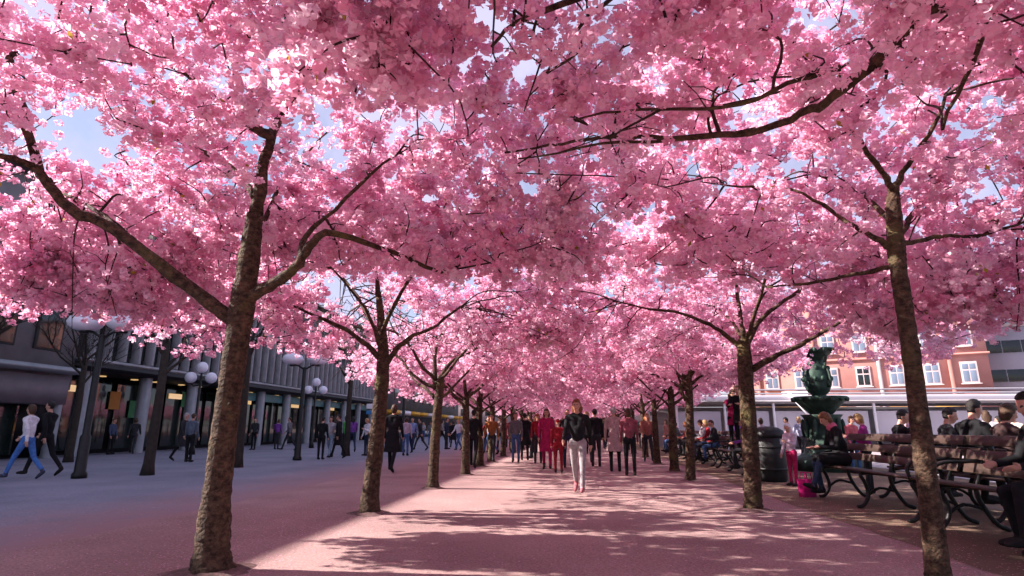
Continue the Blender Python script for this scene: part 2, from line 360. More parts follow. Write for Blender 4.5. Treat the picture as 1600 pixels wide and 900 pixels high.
def cherry(name, base, trunk, limbs, label, seed, radius=2.7, zb=2.35, zt=5.0, n_branch=60, n_twig=420, per_twig=17, npet=11, half=.55,
           size=(.034, .058), group='cherry trees along the gravel path', tint0=.5, off=(0, 0), keep=None, rise=.10, prune=False, extra=(), sprays=26):
    rng = random.Random(seed); rg = np.random.default_rng(seed)
    base = Vector(base); t = thing(name, base, label, 'tree', group)
    L = lambda q: Vector(q) - base
    # trunk
    tp = smooth_line([L(q) for q, r in trunk], 9); rr = []
    rads = [r for q, r in trunk]
    for i in range(len(tp)):
        f = i / 9; a = min(int(f), len(rads) - 1); b = min(a + 1, len(rads) - 1); rr.append(rads[a] + (rads[b] - rads[a]) * (f - int(f)))
    tp[0] = tp[0] - Vector((0, 0, .06))
    rr = [r * (1 + rng.uniform(-.045, .045)) for r in rr]
    mb = MB(); mb.tube(tp, rr, 16, True, .05, rng); tk = mb.build('trunk', BARK, t, True)
    for _ in range(5):                                              # knots and old pruning scars
        i = rng.randint(len(tp) // 4, len(tp) - 8); a = rng.uniform(0, 6.28); c = tp[i] + Vector((math.cos(a), math.sin(a), 0)) * rr[i] * .93
        mk = MB(); mk.ell(tuple(c), (rr[i] * .3, rr[i] * .3, rr[i] * rng.uniform(.2, .38)), 8, 6); mk.build('knot', BARK, tk, True)
    ms = MB(); r0 = rads[0]; kk = 22; ph = rng.uniform(0, 6)
    rim = [(1 + .12 * math.sin(3 * q * 6.283 / kk + ph) + rng.uniform(-.16, .16)) for q in range(kk)]
    V = [(math.cos(q * 6.283 / kk) * r0 * f * rim[q], math.sin(q * 6.283 / kk) * r0 * f * rim[q], z) for f, z in ((1.9, -.012), (1.5, .006), (1.0, .03), (.3, .04)) for q in range(kk)]
    ms.add(V, [[i * kk + q, i * kk + (q + 1) % kk, (i + 1) * kk + (q + 1) % kk, (i + 1) * kk + q] for i in range(3) for q in range(kk)]); ms.build('soil_ring', SOIL, t, True)
    nodes = []; nr = []
    for pl, r0, r1 in limbs:
        lp = smooth_line([L(q) for q in pl], 4); n = len(lp)
        lp = [p + Vector((rng.uniform(-1, 1), rng.uniform(-1, 1), rng.uniform(-1, 1))) * .012 for p in lp]
        r = [r0 + (r1 - r0) * (i / (n - 1)) ** .8 for i in range(n)]
        mb = MB(); mb.tube(lp, [q * (1 + rng.uniform(-.1, .12)) for q in r], 8, True, .06, rng); mb.build('limb', BARK, t, True)
        for i in range(max(2, n // 5), n): nodes.append(lp[i]); nr.append(r[i])
    cx, cy = off
    def target(inner=0.0):
        for _ in range(60):
            a = rng.uniform(0, 2 * math.pi); q = math.sqrt(rng.uniform(inner, 1)); x = cx + radius * q * math.cos(a); y = cy + radius * q * math.sin(a)
            rad = q; lo = zb + rise * (q * radius) ** 1.3 * .6; hi = zb + (zt - zb) * math.sqrt(max(0, 1 - .82 * rad * rad))
            z = lo + (hi - lo) * rng.random() ** 1.25
            p = Vector((x, y, z))
            if keep is None or keep(p + base, rng): return p
        return p
    nodes_np = [tuple(p) for p in nodes]
    br = MB(); bp = []; 
    for _ in range(n_branch):
        q = target(.08); A = np.array(nodes_np); d = ((A - np.array(q)) ** 2).sum(1) + np.where(A[:, 2] > q.z + .5, 1.5, 0); i = int(d.argmin())
        s = Vector(nodes_np[i]); m = s.lerp(q, .5) + Vector((rng.uniform(-.15, .15), rng.uniform(-.15, .15), rng.uniform(-.02, .2)))
        pl = smooth_line([s, m, q], 4); r0 = min(.028, nr[i] * .75)
        pl = [p + Vector((rng.uniform(-1, 1), rng.uniform(-1, 1), rng.uniform(-1, 1))) * .012 for p in pl]
        br.tube(pl, [r0 + (.006 - r0) * k / (len(pl) - 1) for k in range(len(pl))], 5, False)
        for k in range(2, len(pl)): nodes_np.append(tuple(pl[k])); nr.append(.009)
        for k in range(4, len(pl)): bp.append(pl[k])
    limb_nodes = [tuple(p) for p in nodes]
    for _ in range(sprays):
        q = target(.25); q.z -= rng.uniform(.1, .45); A = np.array(limb_nodes); d = ((A - np.array(q)) ** 2).sum(1); s = Vector(limb_nodes[int(d.argmin())])
        dv = q - s; pl = smooth_line([s, s + dv * .3 + Vector((rng.uniform(-.12, .12), rng.uniform(-.12, .12), rng.uniform(0, .15))), s + dv * .65 + Vector((rng.uniform(-.12, .12), rng.uniform(-.12, .12), rng.uniform(-.05, .1))), q], 4)
        br.tube(pl, [.012 - .008 * k / (len(pl) - 1) for k in range(len(pl))], 4, False)
        for k in range(5, len(pl), 2):
            e = pl[k] + Vector((rng.uniform(-.25, .25), rng.uniform(-.25, .25), rng.uniform(-.1, .2))); br.tube([pl[k], pl[k].lerp(e, .5) + Vector((0, 0, .03)), e], [.006, .004, .003], 3, False)
    C = []; T = []; Lf = []
    wish = [None] * n_twig + [e for e in extra for _ in range(e[6])]
    for wq in wish:
        q = target() if wq is None else Vector((rng.uniform(wq[0], wq[1]), rng.uniform(wq[2], wq[3]), rng.uniform(wq[4], wq[5]))) - base; A = np.array(nodes_np); d = ((A - np.array(q)) ** 2).sum(1); i = int(d.argmin()); s = Vector(nodes_np[i])
        dv = q - s
        if dv.length > 1.1 and wq is None: s = s.copy(); q = s + dv * (1.1 / dv.length)
        m = s.lerp(q, .5) + Vector((rng.uniform(-.08, .08), rng.uniform(-.08, .08), rng.uniform(-.06, .08)))
        pl = smooth_line([s, m, q], 3)
        br.tube(pl, [.010, .009, .008, .007, .006, .005, .004], 3, False)
        nodes_np.append(tuple(q)); nr.append(.006)
        tn = rng.gauss(tint0, .22)
        for k in range(per_twig):
            f = 1 - rng.random() ** 1.2 * .85; a = min(int(f * 6), 5); p = pl[a].lerp(pl[a + 1], f * 6 - a)
            C.append(tuple(p + Vector((rng.gauss(0, 1), rng.gauss(0, 1), rng.gauss(-.15, .8))) * .10)); T.append(tn + rng.gauss(0, .1))
        if rng.random() < .75:
            for _k in range(rng.randint(2, 5)): Lf.append(tuple(q + Vector((rng.gauss(0, 1), rng.gauss(0, 1), rng.gauss(.2, 1))) * .09))
    for p in bp:
        for k in range(3):
            C.append(tuple(p + Vector((rng.gauss(0, 1), rng.gauss(0, 1), rng.gauss(0, 1))) * .08)); T.append(rng.gauss(tint0, .18))
    br.build('twigs', TWIG, t)['kind'] = 'stuff'
    C = np.array(C); T = np.array(T)
    if prune:
        W = C + np.array(base); gx, gy = sun_ground(W); u = rg.random(len(C)); k = np.ones(len(C), bool)
        for x0, x1, y0, y1, pr in LIT: k &= ~((gx > x0) & (gx < x1) & (gy > y0) & (gy < y1) & (u > pr))
        C, T = C[k], T[k]
    W = C + np.array(base); u = rg.random(len(C)); k = np.ones(len(C), bool)
    for tx, ty, z0, z1, hw, pr in SLOTS:
        d = (tx - W[:, 0]) / -SUN_DIR.x; hy = W[:, 1] - SUN_DIR.y * d; hz_ = W[:, 2] - SUN_DIR.z * d
        k &= ~((W[:, 0] < tx - .12) & (np.abs(hy - ty) < hw) & (hz_ > z0) & (hz_ < z1) & (u > pr))
    C, T = C[k], T[k]
    S = rg.uniform(size[0], size[1], len(C))
    o = link('blossom_crown', blossom_mesh('blossom_crown', C, S, T, npet, half, seed), t); o['kind'] = 'stuff'
    if Lf:
        D = ((np.array(Lf)[:, None, :] - C[None, ::2, :]) ** 2).sum(2).min(1); Lf = [q for q, d in zip(Lf, D) if d < .07 ** 2]
    if Lf: o = link('young_leaves', leaf_mesh('young_leaves', np.array(Lf), seed), t); o['kind'] = 'stuff'
    return t

def auto_limbs(base, seed, fork=1.95, n=6, reach=2.3, top=4.4):
    rng = random.Random(seed); b = Vector(base); out = []; a0 = rng.uniform(0, 6.28)
    for i in range(n):
        a = a0 + 6.283 * i / n + rng.uniform(-.3, .3); d = Vector((math.cos(a), math.sin(a), 0)); z0 = fork + rng.uniform(-.25, .35); rc = reach * rng.uniform(.75, 1.05)
        side = Vector((-d.y, d.x, 0)) * rng.uniform(-.3, .3)
        p = [b + Vector((0, 0, z0)), b + d * .35 + Vector((0, 0, z0 + .22)), b + d * rc * .5 + side + Vector((0, 0, z0 + .6 + rng.uniform(-.1, .3))), b + d * rc + side * .5 + Vector((0, 0, z0 + 1.0 + rng.uniform(-.2, .8)))]
        out.append((p, .05 * rng.uniform(.8, 1.1), .015))
    out.append(([b + Vector((0, 0, fork)), b + Vector((rng.uniform(-.1, .1), .1, 2.9)), b + Vector((rng.uniform(-.3, .3), 0, 3.6)), b + Vector((rng.uniform(-.5, .5), 0, top))], .06, .015))
    return out
def auto_trunk(base, r=.13, fork=2.0, lean=0.0):
    b = Vector(base)
    return [(b, r * 1.35), (b + Vector((0, 0, .25)), r * 1.08), (b + Vector((lean * .5, 0, 1.1)), r * .95), (b + Vector((lean, 0, fork + .2)), r * .75)]

LIT[:] = [(-2.9, 2.6, 9.3, 14.2, .10), (-2.9, 3.0, 7.2, 7.65, .12), (-3.2, 2.5, 4.5, 5.3, .3), (-2.5, .6, 14.2, 19, .5)]

for q, z1, pr in (((330, 893), 1.75, .03), ((577, 802), 1.7, .05), ((676, 763), 1.7, .1), ((1177, 797), 1.8, .25), ((1079, 751), 1.6, .3), ((1468, 922), 2.0, .6)):
    p = G(*q); SLOTS.append((p.x, p.y, .02, z1, .24, pr))
PX = lambda lst: [P(*q) for q in lst]
# left row
b = G(330, 893); Y = b.y
L1 = cherry('cherry_tree', b,
    [(b, .20), (P(331, 868, Y), .155), (P(336, 800, Y), .128), (P(345, 720, Y), .116), (P(362, 590, Y), .104), (P(377, 490, Y), .115), (P(390, 400, Y), .10), (P(398, 335, Y), .075)],
    [(PX([(372, 505, Y), (340, 482, Y - .05), (270, 430, Y - .15), (180, 360, Y - .3), (110, 325, Y - .45), (65, 270, Y - .6), (35, 170, Y - .8), (8, 60, Y - 1.0), (14, -30, Y - 1.1)]), .075, .028),
     (PX([(72, 280, Y - .55), (40, 255, Y - .7), (-10, 240, Y - .9), (-90, 200, Y - 1.1)]), .04, .02),
     (PX([(180, 360, Y - .3), (165, 340, Y - .1), (120, 310, Y + .2), (60, 290, Y + .6)]), .03, .012),
     (PX([(382, 470, Y), (420, 447, Y - .05), (455, 425, Y - .15), (478, 395, Y - .2), (510, 365, Y - .2), (590, 385, Y + .2), (690, 425, Y + .8)]), .072, .018),
     (PX([(470, 410, Y - .2), (478, 370, Y), (540, 310, Y + .2), (620, 240, Y + .2)]), .035, .012),
     (PX([(398, 335, Y), (412, 260, Y + .05), (428, 205, Y + .1), (448, 150, Y + .15), (460, 80, Y + .2)]), .07, .025),
     (PX([(425, 215, Y), (390, 195, Y - .1), (330, 150, Y - .2), (290, 115, Y - .3), (200, 70, Y - .5)]), .055, .015),
     (PX([(400, 310, Y), (360, 260, Y + .3), (270, 215, Y + .5), (150, 160, Y + .7)]), .04, .012),
     (PX([(392, 370, Y), (420, 330, Y + .5), (450, 270, Y + 1.2), (520, 200, Y + 1.7)]), .04, .012),
     (PX([(440, 180, Y + .1), (480, 120, Y), (540, 60, Y - .2)]), .04, .012)],
    'cherry tree with the thickest trunk, nearest of the left row', 11, radius=3.4, zb=2.2, zt=5.4, n_branch=120, n_twig=780, per_twig=16, npet=12, half=.55, prune=True, extra=[(-6.8, -4.3, 5.6, 7.1, 2.6, 3.5, 40), (-7.1, -5.8, 5.4, 7.1, 2.7, 3.7, 70)], keep=lambda p, r: p.z > (CH + .66 * p.y if p.y < 5.4 and abs(p.x / max(p.y, .1) + .47) < .13 else 3.3 + .3 * (5.3 - p.y) if p.y < 5.3 else CH + .27 * math.hypot(p.x, p.y) if p.x > -4.2 else 2.55))  # extra: low street-side blossom added where it shades the near path
b = G(577, 802); Y = b.y
L2 = cherry('cherry_tree', b,
    [(b, .165), (P(579, 770, Y), .125), (P(588, 690, Y), .115), (P(598, 580, Y), .10), (P(598, 530, Y), .075), (P(592, 465, Y), .05)],
    [(PX([(598, 565, Y), (575, 540, Y - .1), (530, 510, Y - .2), (480, 488, Y - .3), (420, 462, Y - .4)]), .05, .015),
     (PX([(600, 572, Y), (620, 545, Y), (645, 525, Y), (672, 514, Y + .1), (720, 480, Y + .2)]), .055, .018),
     (PX([(592, 465, Y), (585, 400, Y), (570, 330, Y + .2)]), .045, .015),
     (PX([(595, 530, Y), (578, 500, Y + .4), (550, 450, Y + 1.0), (500, 400, Y + 1.6)]), .04, .015),
     (PX([(597, 520, Y), (620, 470, Y - .5), (660, 400, Y - 1.1), (690, 330, Y - 1.6)]), .04, .015),
     (PX([(597, 550, Y), (570, 480, Y - .7), (520, 420, Y - 1.3)]), .035, .012)],
    'second cherry tree of the left row, sunlit on its street side', 12, radius=3.1, off=(.3, 0), n_branch=80, n_twig=380, npet=11, half=.55, zt=4.6, prune=True, extra=[(-6.3, -4.0, 7.7, 9.0, 2.3, 3.4, 30), (-6.9, -5.4, 7.7, 8.9, 2.4, 3.4, 50)], keep=lambda p, r: p.z > (3.3 if p.y < 8.8 else CH + .14 * math.hypot(p.x, p.y) if p.x > -4.0 else 2.2))  # extra: more low blossom added to cast a shade band over the path
b = G(676, 763); Y = b.y
L3 = cherry('cherry_tree', b, [(b, .15), (P(677, 740, Y), .11), (P(682, 660, Y), .10), (P(688, 600, Y), .085), (P(690, 585, Y), .06)],
    [(PX([(687, 607, Y), (665, 600, Y), (645, 585, Y), (625, 560, Y + .2), (590, 535, Y + .4)]), .045, .015),
     (PX([(689, 590, Y), (705, 565, Y), (730, 552, Y + .2), (770, 530, Y + .3)]), .045, .015)] + auto_limbs(b, 5, 2.0, 4)[:5],
    'third cherry tree of the left row, slim trunk bright on one side', 13, radius=3.1, off=(.3, 0), zt=4.5, n_twig=360, prune=True)
# right row
b = G(1468, 922); Y = b.y
R1 = cherry('cherry_tree', b,
    [(b, .10), (P(1463, 870, Y), .086), (P(1445, 720, Y), .076), (P(1422, 540, Y), .068), (P(1405, 430, Y), .066), (P(1400, 385, Y), .07), (P(1396, 330, Y), .062), (P(1396, 292, Y), .045)],
    [(PX([(1402, 395, Y), (1370, 372, Y), (1335, 355, Y + .1), (1300, 330, Y + .2), (1235, 297, Y + .3), (1130, 290, Y + .6)]), .032, .01),
     (PX([(1402, 388, Y), (1425, 378, Y + .1), (1470, 370, Y + .2), (1540, 366, Y + .3), (1640, 330, Y + .5)]), .03, .01),
     (PX([(1404, 415, Y), (1350, 425, Y + .3), (1280, 440, Y + .7), (1200, 450, Y + 1.4)]), .026, .01),
     (PX([(1396, 295, Y), (1410, 270, Y), (1450, 210, Y - .2), (1480, 150, Y - .4)]), .035, .012),
     (PX([(1396, 300, Y), (1380, 270, Y - .2), (1330, 200, Y - .5), (1290, 120, Y - .8)]), .032, .012),
     (PX([(1400, 380, Y), (1430, 330, Y + .6), (1480, 280, Y + 1.2), (1540, 230, Y + 1.5)]), .03, .012),
     (PX([(1398, 350, Y), (1350, 310, Y + .6), (1270, 270, Y + 1.2)]), .03, .012)],
    'slim cherry trunk nearest on the bench side, leaning past the long bench', 21, radius=3.4, zb=2.2, zt=5.2, n_branch=110, n_twig=660, per_twig=16, npet=13, half=.53, off=(-.1, .3), extra=[(3.4, 6.6, 5.4, 8.4, 2.35, 3.4, 110)], keep=lambda p, r: p.z > (3.3 if p.y < 5.2 else CH + .27 * math.hypot(p.x, p.y) if p.x < 3.4 else 2.25))
b = G(1177, 797); Y = b.y
R2 = cherry('cherry_tree', b,
    [(b, .15), (P(1176, 765, Y), .125), (P(1170, 660, Y), .12), (P(1163, 560, Y), .115), (P(1162, 530, Y), .09)],
    [(PX([(1160, 545, Y), (1135, 525, Y), (1110, 508, Y - .1), (1065, 490, Y - .2), (1015, 482, Y - .3), (960, 470, Y - .3)]), .045, .012),
     (PX([(1170, 580, Y), (1205, 560, Y - .1), (1250, 540, Y - .2), (1300, 510, Y - .3), (1345, 485, Y - .4)]), .055, .018),
     (PX([(1165, 545, Y), (1185, 505, Y), (1225, 470, Y), (1280, 440, Y), (1350, 425, Y + .1)]), .05, .014),
     (PX([(1162, 530, Y), (1155, 480, Y + .1), (1148, 420, Y + .1), (1140, 360, Y + .2)]), .045, .012),
     (PX([(1164, 540, Y), (1180, 490, Y - .6), (1200, 420, Y - 1.2), (1210, 360, Y - 1.6)]), .04, .012),
     (PX([(1163, 545, Y), (1150, 510, Y + .8), (1120, 480, Y + 1.6)]), .04, .012)],
    'second cherry tree on the bench side, beside the black bin', 22, radius=3.1, off=(-.3, 0), n_branch=80, n_twig=400, zt=4.6, npet=11, half=.55, extra=[(5.1, 6.6, 9.2, 12.2, 2.4, 3.2, 45)], keep=lambda p, r: p.z > (3.2 if p.y < 9.8 else CH + .14 * math.hypot(p.x, p.y)))
b = G(1079, 751); Y = b.y
R3 = cherry('cherry_tree', b, [(b, .14), (P(1079, 735, Y), .115), (P(1078, 660, Y), .10), (P(1076, 600, Y), .09), (P(1075, 560, Y), .05)],
    [(PX([(1076, 605, Y), (1060, 585, Y), (1035, 572, Y), (1010, 568, Y + .1)]), .045, .02),
     (PX([(1078, 602, Y), (1100, 585, Y), (1140, 573, Y), (1170, 560, Y)]), .04, .015),
     (PX([(1078, 590, Y), (1095, 565, Y), (1115, 552, Y), (1140, 530, Y)]), .035, .012)] + auto_limbs(b, 8, 2.1, 4),
    'third cherry tree on the bench side, in front of the standing couple', 23, radius=3.1, off=(-.3, 0), zt=4.5, n_twig=360)
# trees whose trunks stand beside the camera: their boughs reach into the view
b = Vector((3.0, .75, 0)); 
R0 = cherry('cherry_tree', b, auto_trunk(b, .14, 1.9),
    [([b + Vector((0, 0, 2.0)), b + Vector((-.35, .8, 2.6)), P(1520, -90, 2.4), P(1450, 0, 2.75), P(1380, 85, 3.0), P(1300, 152, 3.2), P(1255, 178, 3.4), P(1170, 205, 3.65), P(1075, 214, 3.9), P(960, 214, 4.2), P(880, 224, 4.5), P(790, 240, 4.9)], .052, .009),
     (PX([(1440, 15, 2.8), (1520, 5, 3.0), (1556, 0, 3.1), (1520, 95, 3.3), (1470, 200, 3.6)]), .03, .010),
     (PX([(1310, 110, 3.0), (1230, 130, 3.1), (1130, 170, 3.2), (1000, 170, 3.4), (900, 185, 3.8)]), .018, .007),
     (PX([(1180, 205, 3.65), (1050, 222, 3.7), (940, 225, 4.0), (810, 250, 4.4)]), .018, .007),
     ([b + Vector((0, 0, 2.1)), b + Vector((-.9, .5, 2.9)), b + Vector((-1.8, 1.4, 3.3)), P(840, 20, 3.0), P(770, 70, 3.4)], .05, .010),
     ([b + Vector((0, 0, 2.0)), b + Vector((.6, .9, 2.7)), b + Vector((1.0, 2.0, 3.2))], .05, .012),
     ([b + Vector((0, 0, 2.0)), b + Vector((-.2, -.9, 2.9)), b + Vector((-.4, -1.8, 3.4))], .05, .012)],
    'cherry tree beside the viewer whose dark bough crosses the upper right', 31, radius=2.7, zb=3.0, zt=4.6, n_branch=70, n_twig=170, per_twig=20, npet=20, half=.44, size=(.03, .052), off=(-.7, 1.6), tint0=.42, rise=0,
    keep=lambda p, r: p.z - CH > (.50 + .12 * r.random()) * math.hypot(p.x, p.y))
b = Vector((-3.5, 1.3, 0))
L0 = cherry('cherry_tree', b, auto_trunk(b, .15, 1.9),
    [([b + Vector((0, 0, 2.0)), b + Vector((.4, .2, 3.0)), b + Vector((1.0, .6, 4.0)), b + Vector((2.0, 1.1, 4.5))], .05, .010),
     ([b + Vector((0, 0, 2.0)), b + Vector((0, .3, 3.2)), b + Vector((.2, .9, 4.4)), b + Vector((.5, 1.7, 5.0))], .05, .010),
     ([b + Vector((0, 0, 2.0)), b + Vector((.6, -.3, 3.0)), b + Vector((1.8, -.2, 3.8)), b + Vector((2.8, .4, 4.2))], .05, .010),
     ([b + Vector((0, 0, 2.0)), b + Vector((-.7, .2, 3.0)), b + Vector((-1.4, .7, 4.2))], .05, .010)],
    'cherry tree beside the viewer whose blossom hangs into the upper left', 32, radius=2.7, zb=3.2, zt=5.2, n_branch=60, n_twig=250, per_twig=20, npet=20, half=.44, size=(.03, .052), off=(.8, 1.4), tint0=.42, rise=0, prune=True,
    keep=lambda p, r: p.z - CH > (.72 + .1 * r.random()) * math.hypot(p.x, p.y))
# the rest of both rows: two grown trees, copied
order = ['fourth', 'fifth', 'sixth', 'seventh', 'eighth', 'ninth', 'tenth', 'eleventh', 'twelfth', 'thirteenth', 'fourteenth', 'fifteenth', 'sixteenth', 'seventeenth', 'eighteenth']
protoA = cherry('cherry_tree', (0, 0, 0), auto_trunk((0, 0, 0), .115, 1.95, .05), auto_limbs((0, 0, 0), 41, reach=2.8), 'x', 41, radius=3.4, zb=2.25, zt=4.5, n_twig=370)
protoB = cherry('cherry_tree', (0, 0, 0), auto_trunk((0, 0, 0), .12, 2.05, -.04), auto_limbs((0, 0, 0), 47, reach=2.8), 'x', 47, radius=3.5, zb=2.3, zt=4.5, n_twig=370)
lp = [G(727, 742), G(755, 729), G(774, 722)]; rp = [G(1030, 737), G(998, 725)]
lp[1].x = lp[2].x = -3.15; rp[0].x = rp[1].x = 2.75
while len(lp) < 15: lp.append(Vector((-3.15 + random.Random(len(lp)).uniform(-.1, .1), lp[-1].y + 4.1, 0)))
while len(rp) < 14: rp.append(Vector((2.75 + random.Random(len(rp) + 50).uniform(-.1, .1), rp[-1].y + 4.3, 0)))
rng = random.Random(7); used = set()
for side, pts in (('left row', lp), ('bench side row', rp)):
    for i, p in enumerate(pts):
        pr = (protoA, protoB)[(i + (side != 'left row')) % 2]
        if pr.name in used: t = copy_tree(pr)
        else: t = pr; used.add(pr.name)
        t.location = p; t.rotation_euler[2] = rng.uniform(0, 6.28); s = rng.uniform(.92, 1.06); t.scale = (s, s, s * rng.uniform(.95, 1.05))
        t['label'] = f'cherry tree far down the path, {order[i]} of the {side}'

# ------------------------------------------------------------------ bare trees by the shops
def bare_tree(seed):
    rng = random.Random(seed); t = thing('bare_tree', (0, 0, 0), 'x', 'tree', 'bare dark trees in front of the shops')
    mb = MB(); mb.tube([(0, 0, -.05), (0, 0, .3), (.03, 0, 2.0), (0, .03, 3.6)], [.19, .135, .11, .09], 10, True, .05, rng); mb.build('trunk', BARE, t, True)
    cr = MB()
    def grow(p, d, l, r, lev):
        pts = [p]; q = p
        for i in range(4):
            d = (d + Vector((rng.uniform(-1, 1), rng.uniform(-1, 1), rng.uniform(-.3, .8))) * .22).normalized(); q = q + d * l / 4; pts.append(q)
        cr.tube(pts, [r * (1 - .16 * i) for i in range(5)], 6 if lev == 0 else 3, False)
        if lev < 3:
            for i in range(5 if lev < 2 else 4):
                a = pts[rng.randint(1, 4)]; dd = (d + Vector((rng.uniform(-1, 1), rng.uniform(-1, 1), rng.uniform(-.4, .7)))).normalized()
                grow(a, dd, l * .62, r * .45, lev + 1)
    for i in range(6):
        a = i * 1.05 + rng.uniform(-.3, .3); grow(Vector((0, 0, 2.6 + i * .18)), Vector((math.cos(a), math.sin(a), 1.0)).normalized(), 2.1, .05, 0)
    cr.build('branches', BARE, t)['kind'] = 'stuff'
    return t
bt = bare_tree(3)
bare_spots = [((230, 742), 'bare dark tree standing on the street paving behind the thickest cherry trunk'),
              ((106, 722), 'bare dark tree closest to the two walkers by the mauve shop'),
              ((371, 730), 'slim bare tree beside the teal shop band'),
              ((541, 712), 'bare tree just before the second cherry trunk, by the far shops'),
              ((26, 735), 'bare twiggy tree at the left border above the walkers')]
for i, (q, lab) in enumerate(bare_spots):
    t = bt if i == 0 else copy_tree(bt)
    p = G(*q)
    if i == 4: p = P(-60, 700, 15); p.z = 0
    t.location = p; t.rotation_euler[2] = i * 1.3; t.scale = (1, 1, 1 + .06 * i); t['label'] = lab

# ------------------------------------------------------------------ buildings on the left
FX = -21.7
bl = thing('office_building', (FX, 36, 0), 'long grey stone building with upright fins above dark shop windows', 'building')
y0, y1 = 23.2, 62.0; yc = 0
def loc(y): return y - 36
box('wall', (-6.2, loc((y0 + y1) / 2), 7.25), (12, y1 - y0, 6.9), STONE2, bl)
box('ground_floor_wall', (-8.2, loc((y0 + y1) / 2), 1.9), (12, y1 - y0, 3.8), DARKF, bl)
box('soffit_ledge', (-.95, loc((y0 + y1) / 2), 3.9), (2.5, y1 - y0 + .1, .34), DARKF, bl)
box('ledge_band', (.0, loc((y0 + y1) / 2), 4.17), (.55, y1 - y0 + .12, .18), FINM, bl)
nf = 42; sp = (y1 - y0) / nf
for i in range(nf):
    y = loc(y0 + sp * (i + .5))
    box('fin', (.0, y, 5.85), (.5, .2, 3.1), FINM, bl); box('fin', (-.02, y, 9.0), (.42, .2, 2.6), FINM, bl)
    for zc, h in ((5.8, 2.5), (9.0, 2.2)):
        box('window_pane', (-.17, y + sp / 2, zc), (.06, sp - .24, h), GLASSD, bl)
box('cornice_band', (-.03, loc((y0 + y1) / 2), 7.55), (.5, y1 - y0 + .1, .26), FINM, bl)
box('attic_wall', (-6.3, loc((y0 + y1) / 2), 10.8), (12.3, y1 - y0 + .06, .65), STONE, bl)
for i in range(26):
    y = loc(y0 + (y1 - y0) / 26 * (i + .5)); wd = box('attic_window', (-.13, y, 10.78), (.1, .72, .5), FINM, bl)
    pn = link('pane', block(GLASSD), wd); pn.location = (.4, 0, 0); pn.scale = (.5, .74, .74)
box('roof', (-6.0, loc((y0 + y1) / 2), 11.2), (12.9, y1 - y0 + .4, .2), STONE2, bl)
for i in range(11):
    y = loc(y0 + .9 + i * 3.75); box('column', (-.35, y, 1.86), (.42, .42, 3.72), COLM, bl)
    box('shop_window', (-2.1, y + 1.0, 1.85), (.08, 1.6, 3.3), SHOPG, bl); box('shop_window', (-2.1, y + 2.75, 1.85), (.08, 1.6, 3.3), SHOPG, bl)
    box('mullion', (-2.04, y + 1.88, 1.85), (.12, .1, 3.4), DARKF, bl)
    if i >= 3: box('fascia_board', (-.62, y + 1.875, 3.33), (.12, 3.2, .55), TEAL, bl)
LAMP = bpy.data.materials.new('warm_lamp'); LAMP.use_nodes = True; LAMP.node_tree.nodes['Principled BSDF'].inputs['Emission Color'].default_value = (1, .62, .25, 1); LAMP.node_tree.nodes['Principled BSDF'].inputs['Emission Strength'].default_value = .2
for i in range(11):
    for q in (.6, 2.2): box('soffit_lamp', (-1.5, loc(y0 + .9 + i * 3.75 + q), 3.7), (.25, .25, .05), LAMP, bl)
    if i % 2 == 0: box('shop_sign', (-2.0, loc(y0 + 1.9 + i * 3.75), 3.05), (.06, 1.3, .3), LAMP, bl)
# flat colour panels painting window reflections and lit spots, with some goods
for y, z, c in ((26.0, 2.9, YEL), (27.9, 2.6, YEL2), (29.3, 2.2, pbr('green_reflection', (.05, .2, .08), .7)), (24.3, 2.8, YEL2), (33.4, 2.9, pbr('green_reflection', (.05, .2, .08), .7))):
    box('reflection_panel', (-1.98, loc(y), z), (.04, .7, .9), c, bl)

bn = thing('corner_building', (FX, 14, 0), 'dark concrete building with a mauve shop panel at the left border', 'building')
box('wall', (-6.1, -1.0, 7.0), (12, 20.2, 8.4), STONE, bn)
box('shop_recess', (-7.4, -1.0, 1.4), (12, 20.2, 2.8), DARKF, bn)
box('shop_panel', (-.6, -.6, 2.75), (1.6, 18.6, 1.15), PANEL, bn)
box('ledge', (.05, -1.0, 3.58), (.9, 20.0, .26), COLM, bn)
box('pillar', (-.3, 8.75, 1.6), (.35, .3, 3.4), COLM, bn); box('pillar', (-.3, 9.0 - 8, 1.1), (.3, .3, 2.2), DARKF, bn)
box('shop_window', (-1.35, 6.8, 1.15), (.06, 2.6, 2.0), SHOPG, bn); box('shop_window', (-1.35, 3.6, 1.15), (.06, 2.6, 2.0), SHOPG, bn)
for i in range(9):
    for zc in (5.3, 8.4):
        wd = box('window', (-.08, -9.2 + 2.1 * i, zc), (.12, 1.25, 1.9), DARKF, bn); pn = link('pane', block(GLASSD), wd); pn.location = (.35, 0, 0); pn.scale = (.5, .86, .9)
box('roof', (-6.0, -1.0, 11.3), (12.5, 20.5, .22), STONE2, bn)

bf = thing('far_shop_building', (FX, 85, 0), 'dark far shop building with yellow awnings past the stone one', 'building')
box('wall', (-6, 0, 5.7), (12, 45, 8.2), STONE2, bf); box('ground_floor_wall', (-6.6, 0, .8), (12, 45, 1.6), DARKF, bf)
for i in range(10):
    y = -20 + i * 4.3
    box('shop_window', (-.55, y, 1.4), (.1, 3.0, 2.4), SHOPG, bf); box('awning', (.75, y, 3.0), (1.5, 3.0, .5), YEL if i % 3 != 1 else WHITE, bf)
    for zc in (5.4, 8.2): box('window', (.03, y, zc), (.1, 1.6, 1.7), GLASSD, bf)
box('roof', (-6, 0, 9.95), (12.6, 45.6, .3), STONE2, bf)
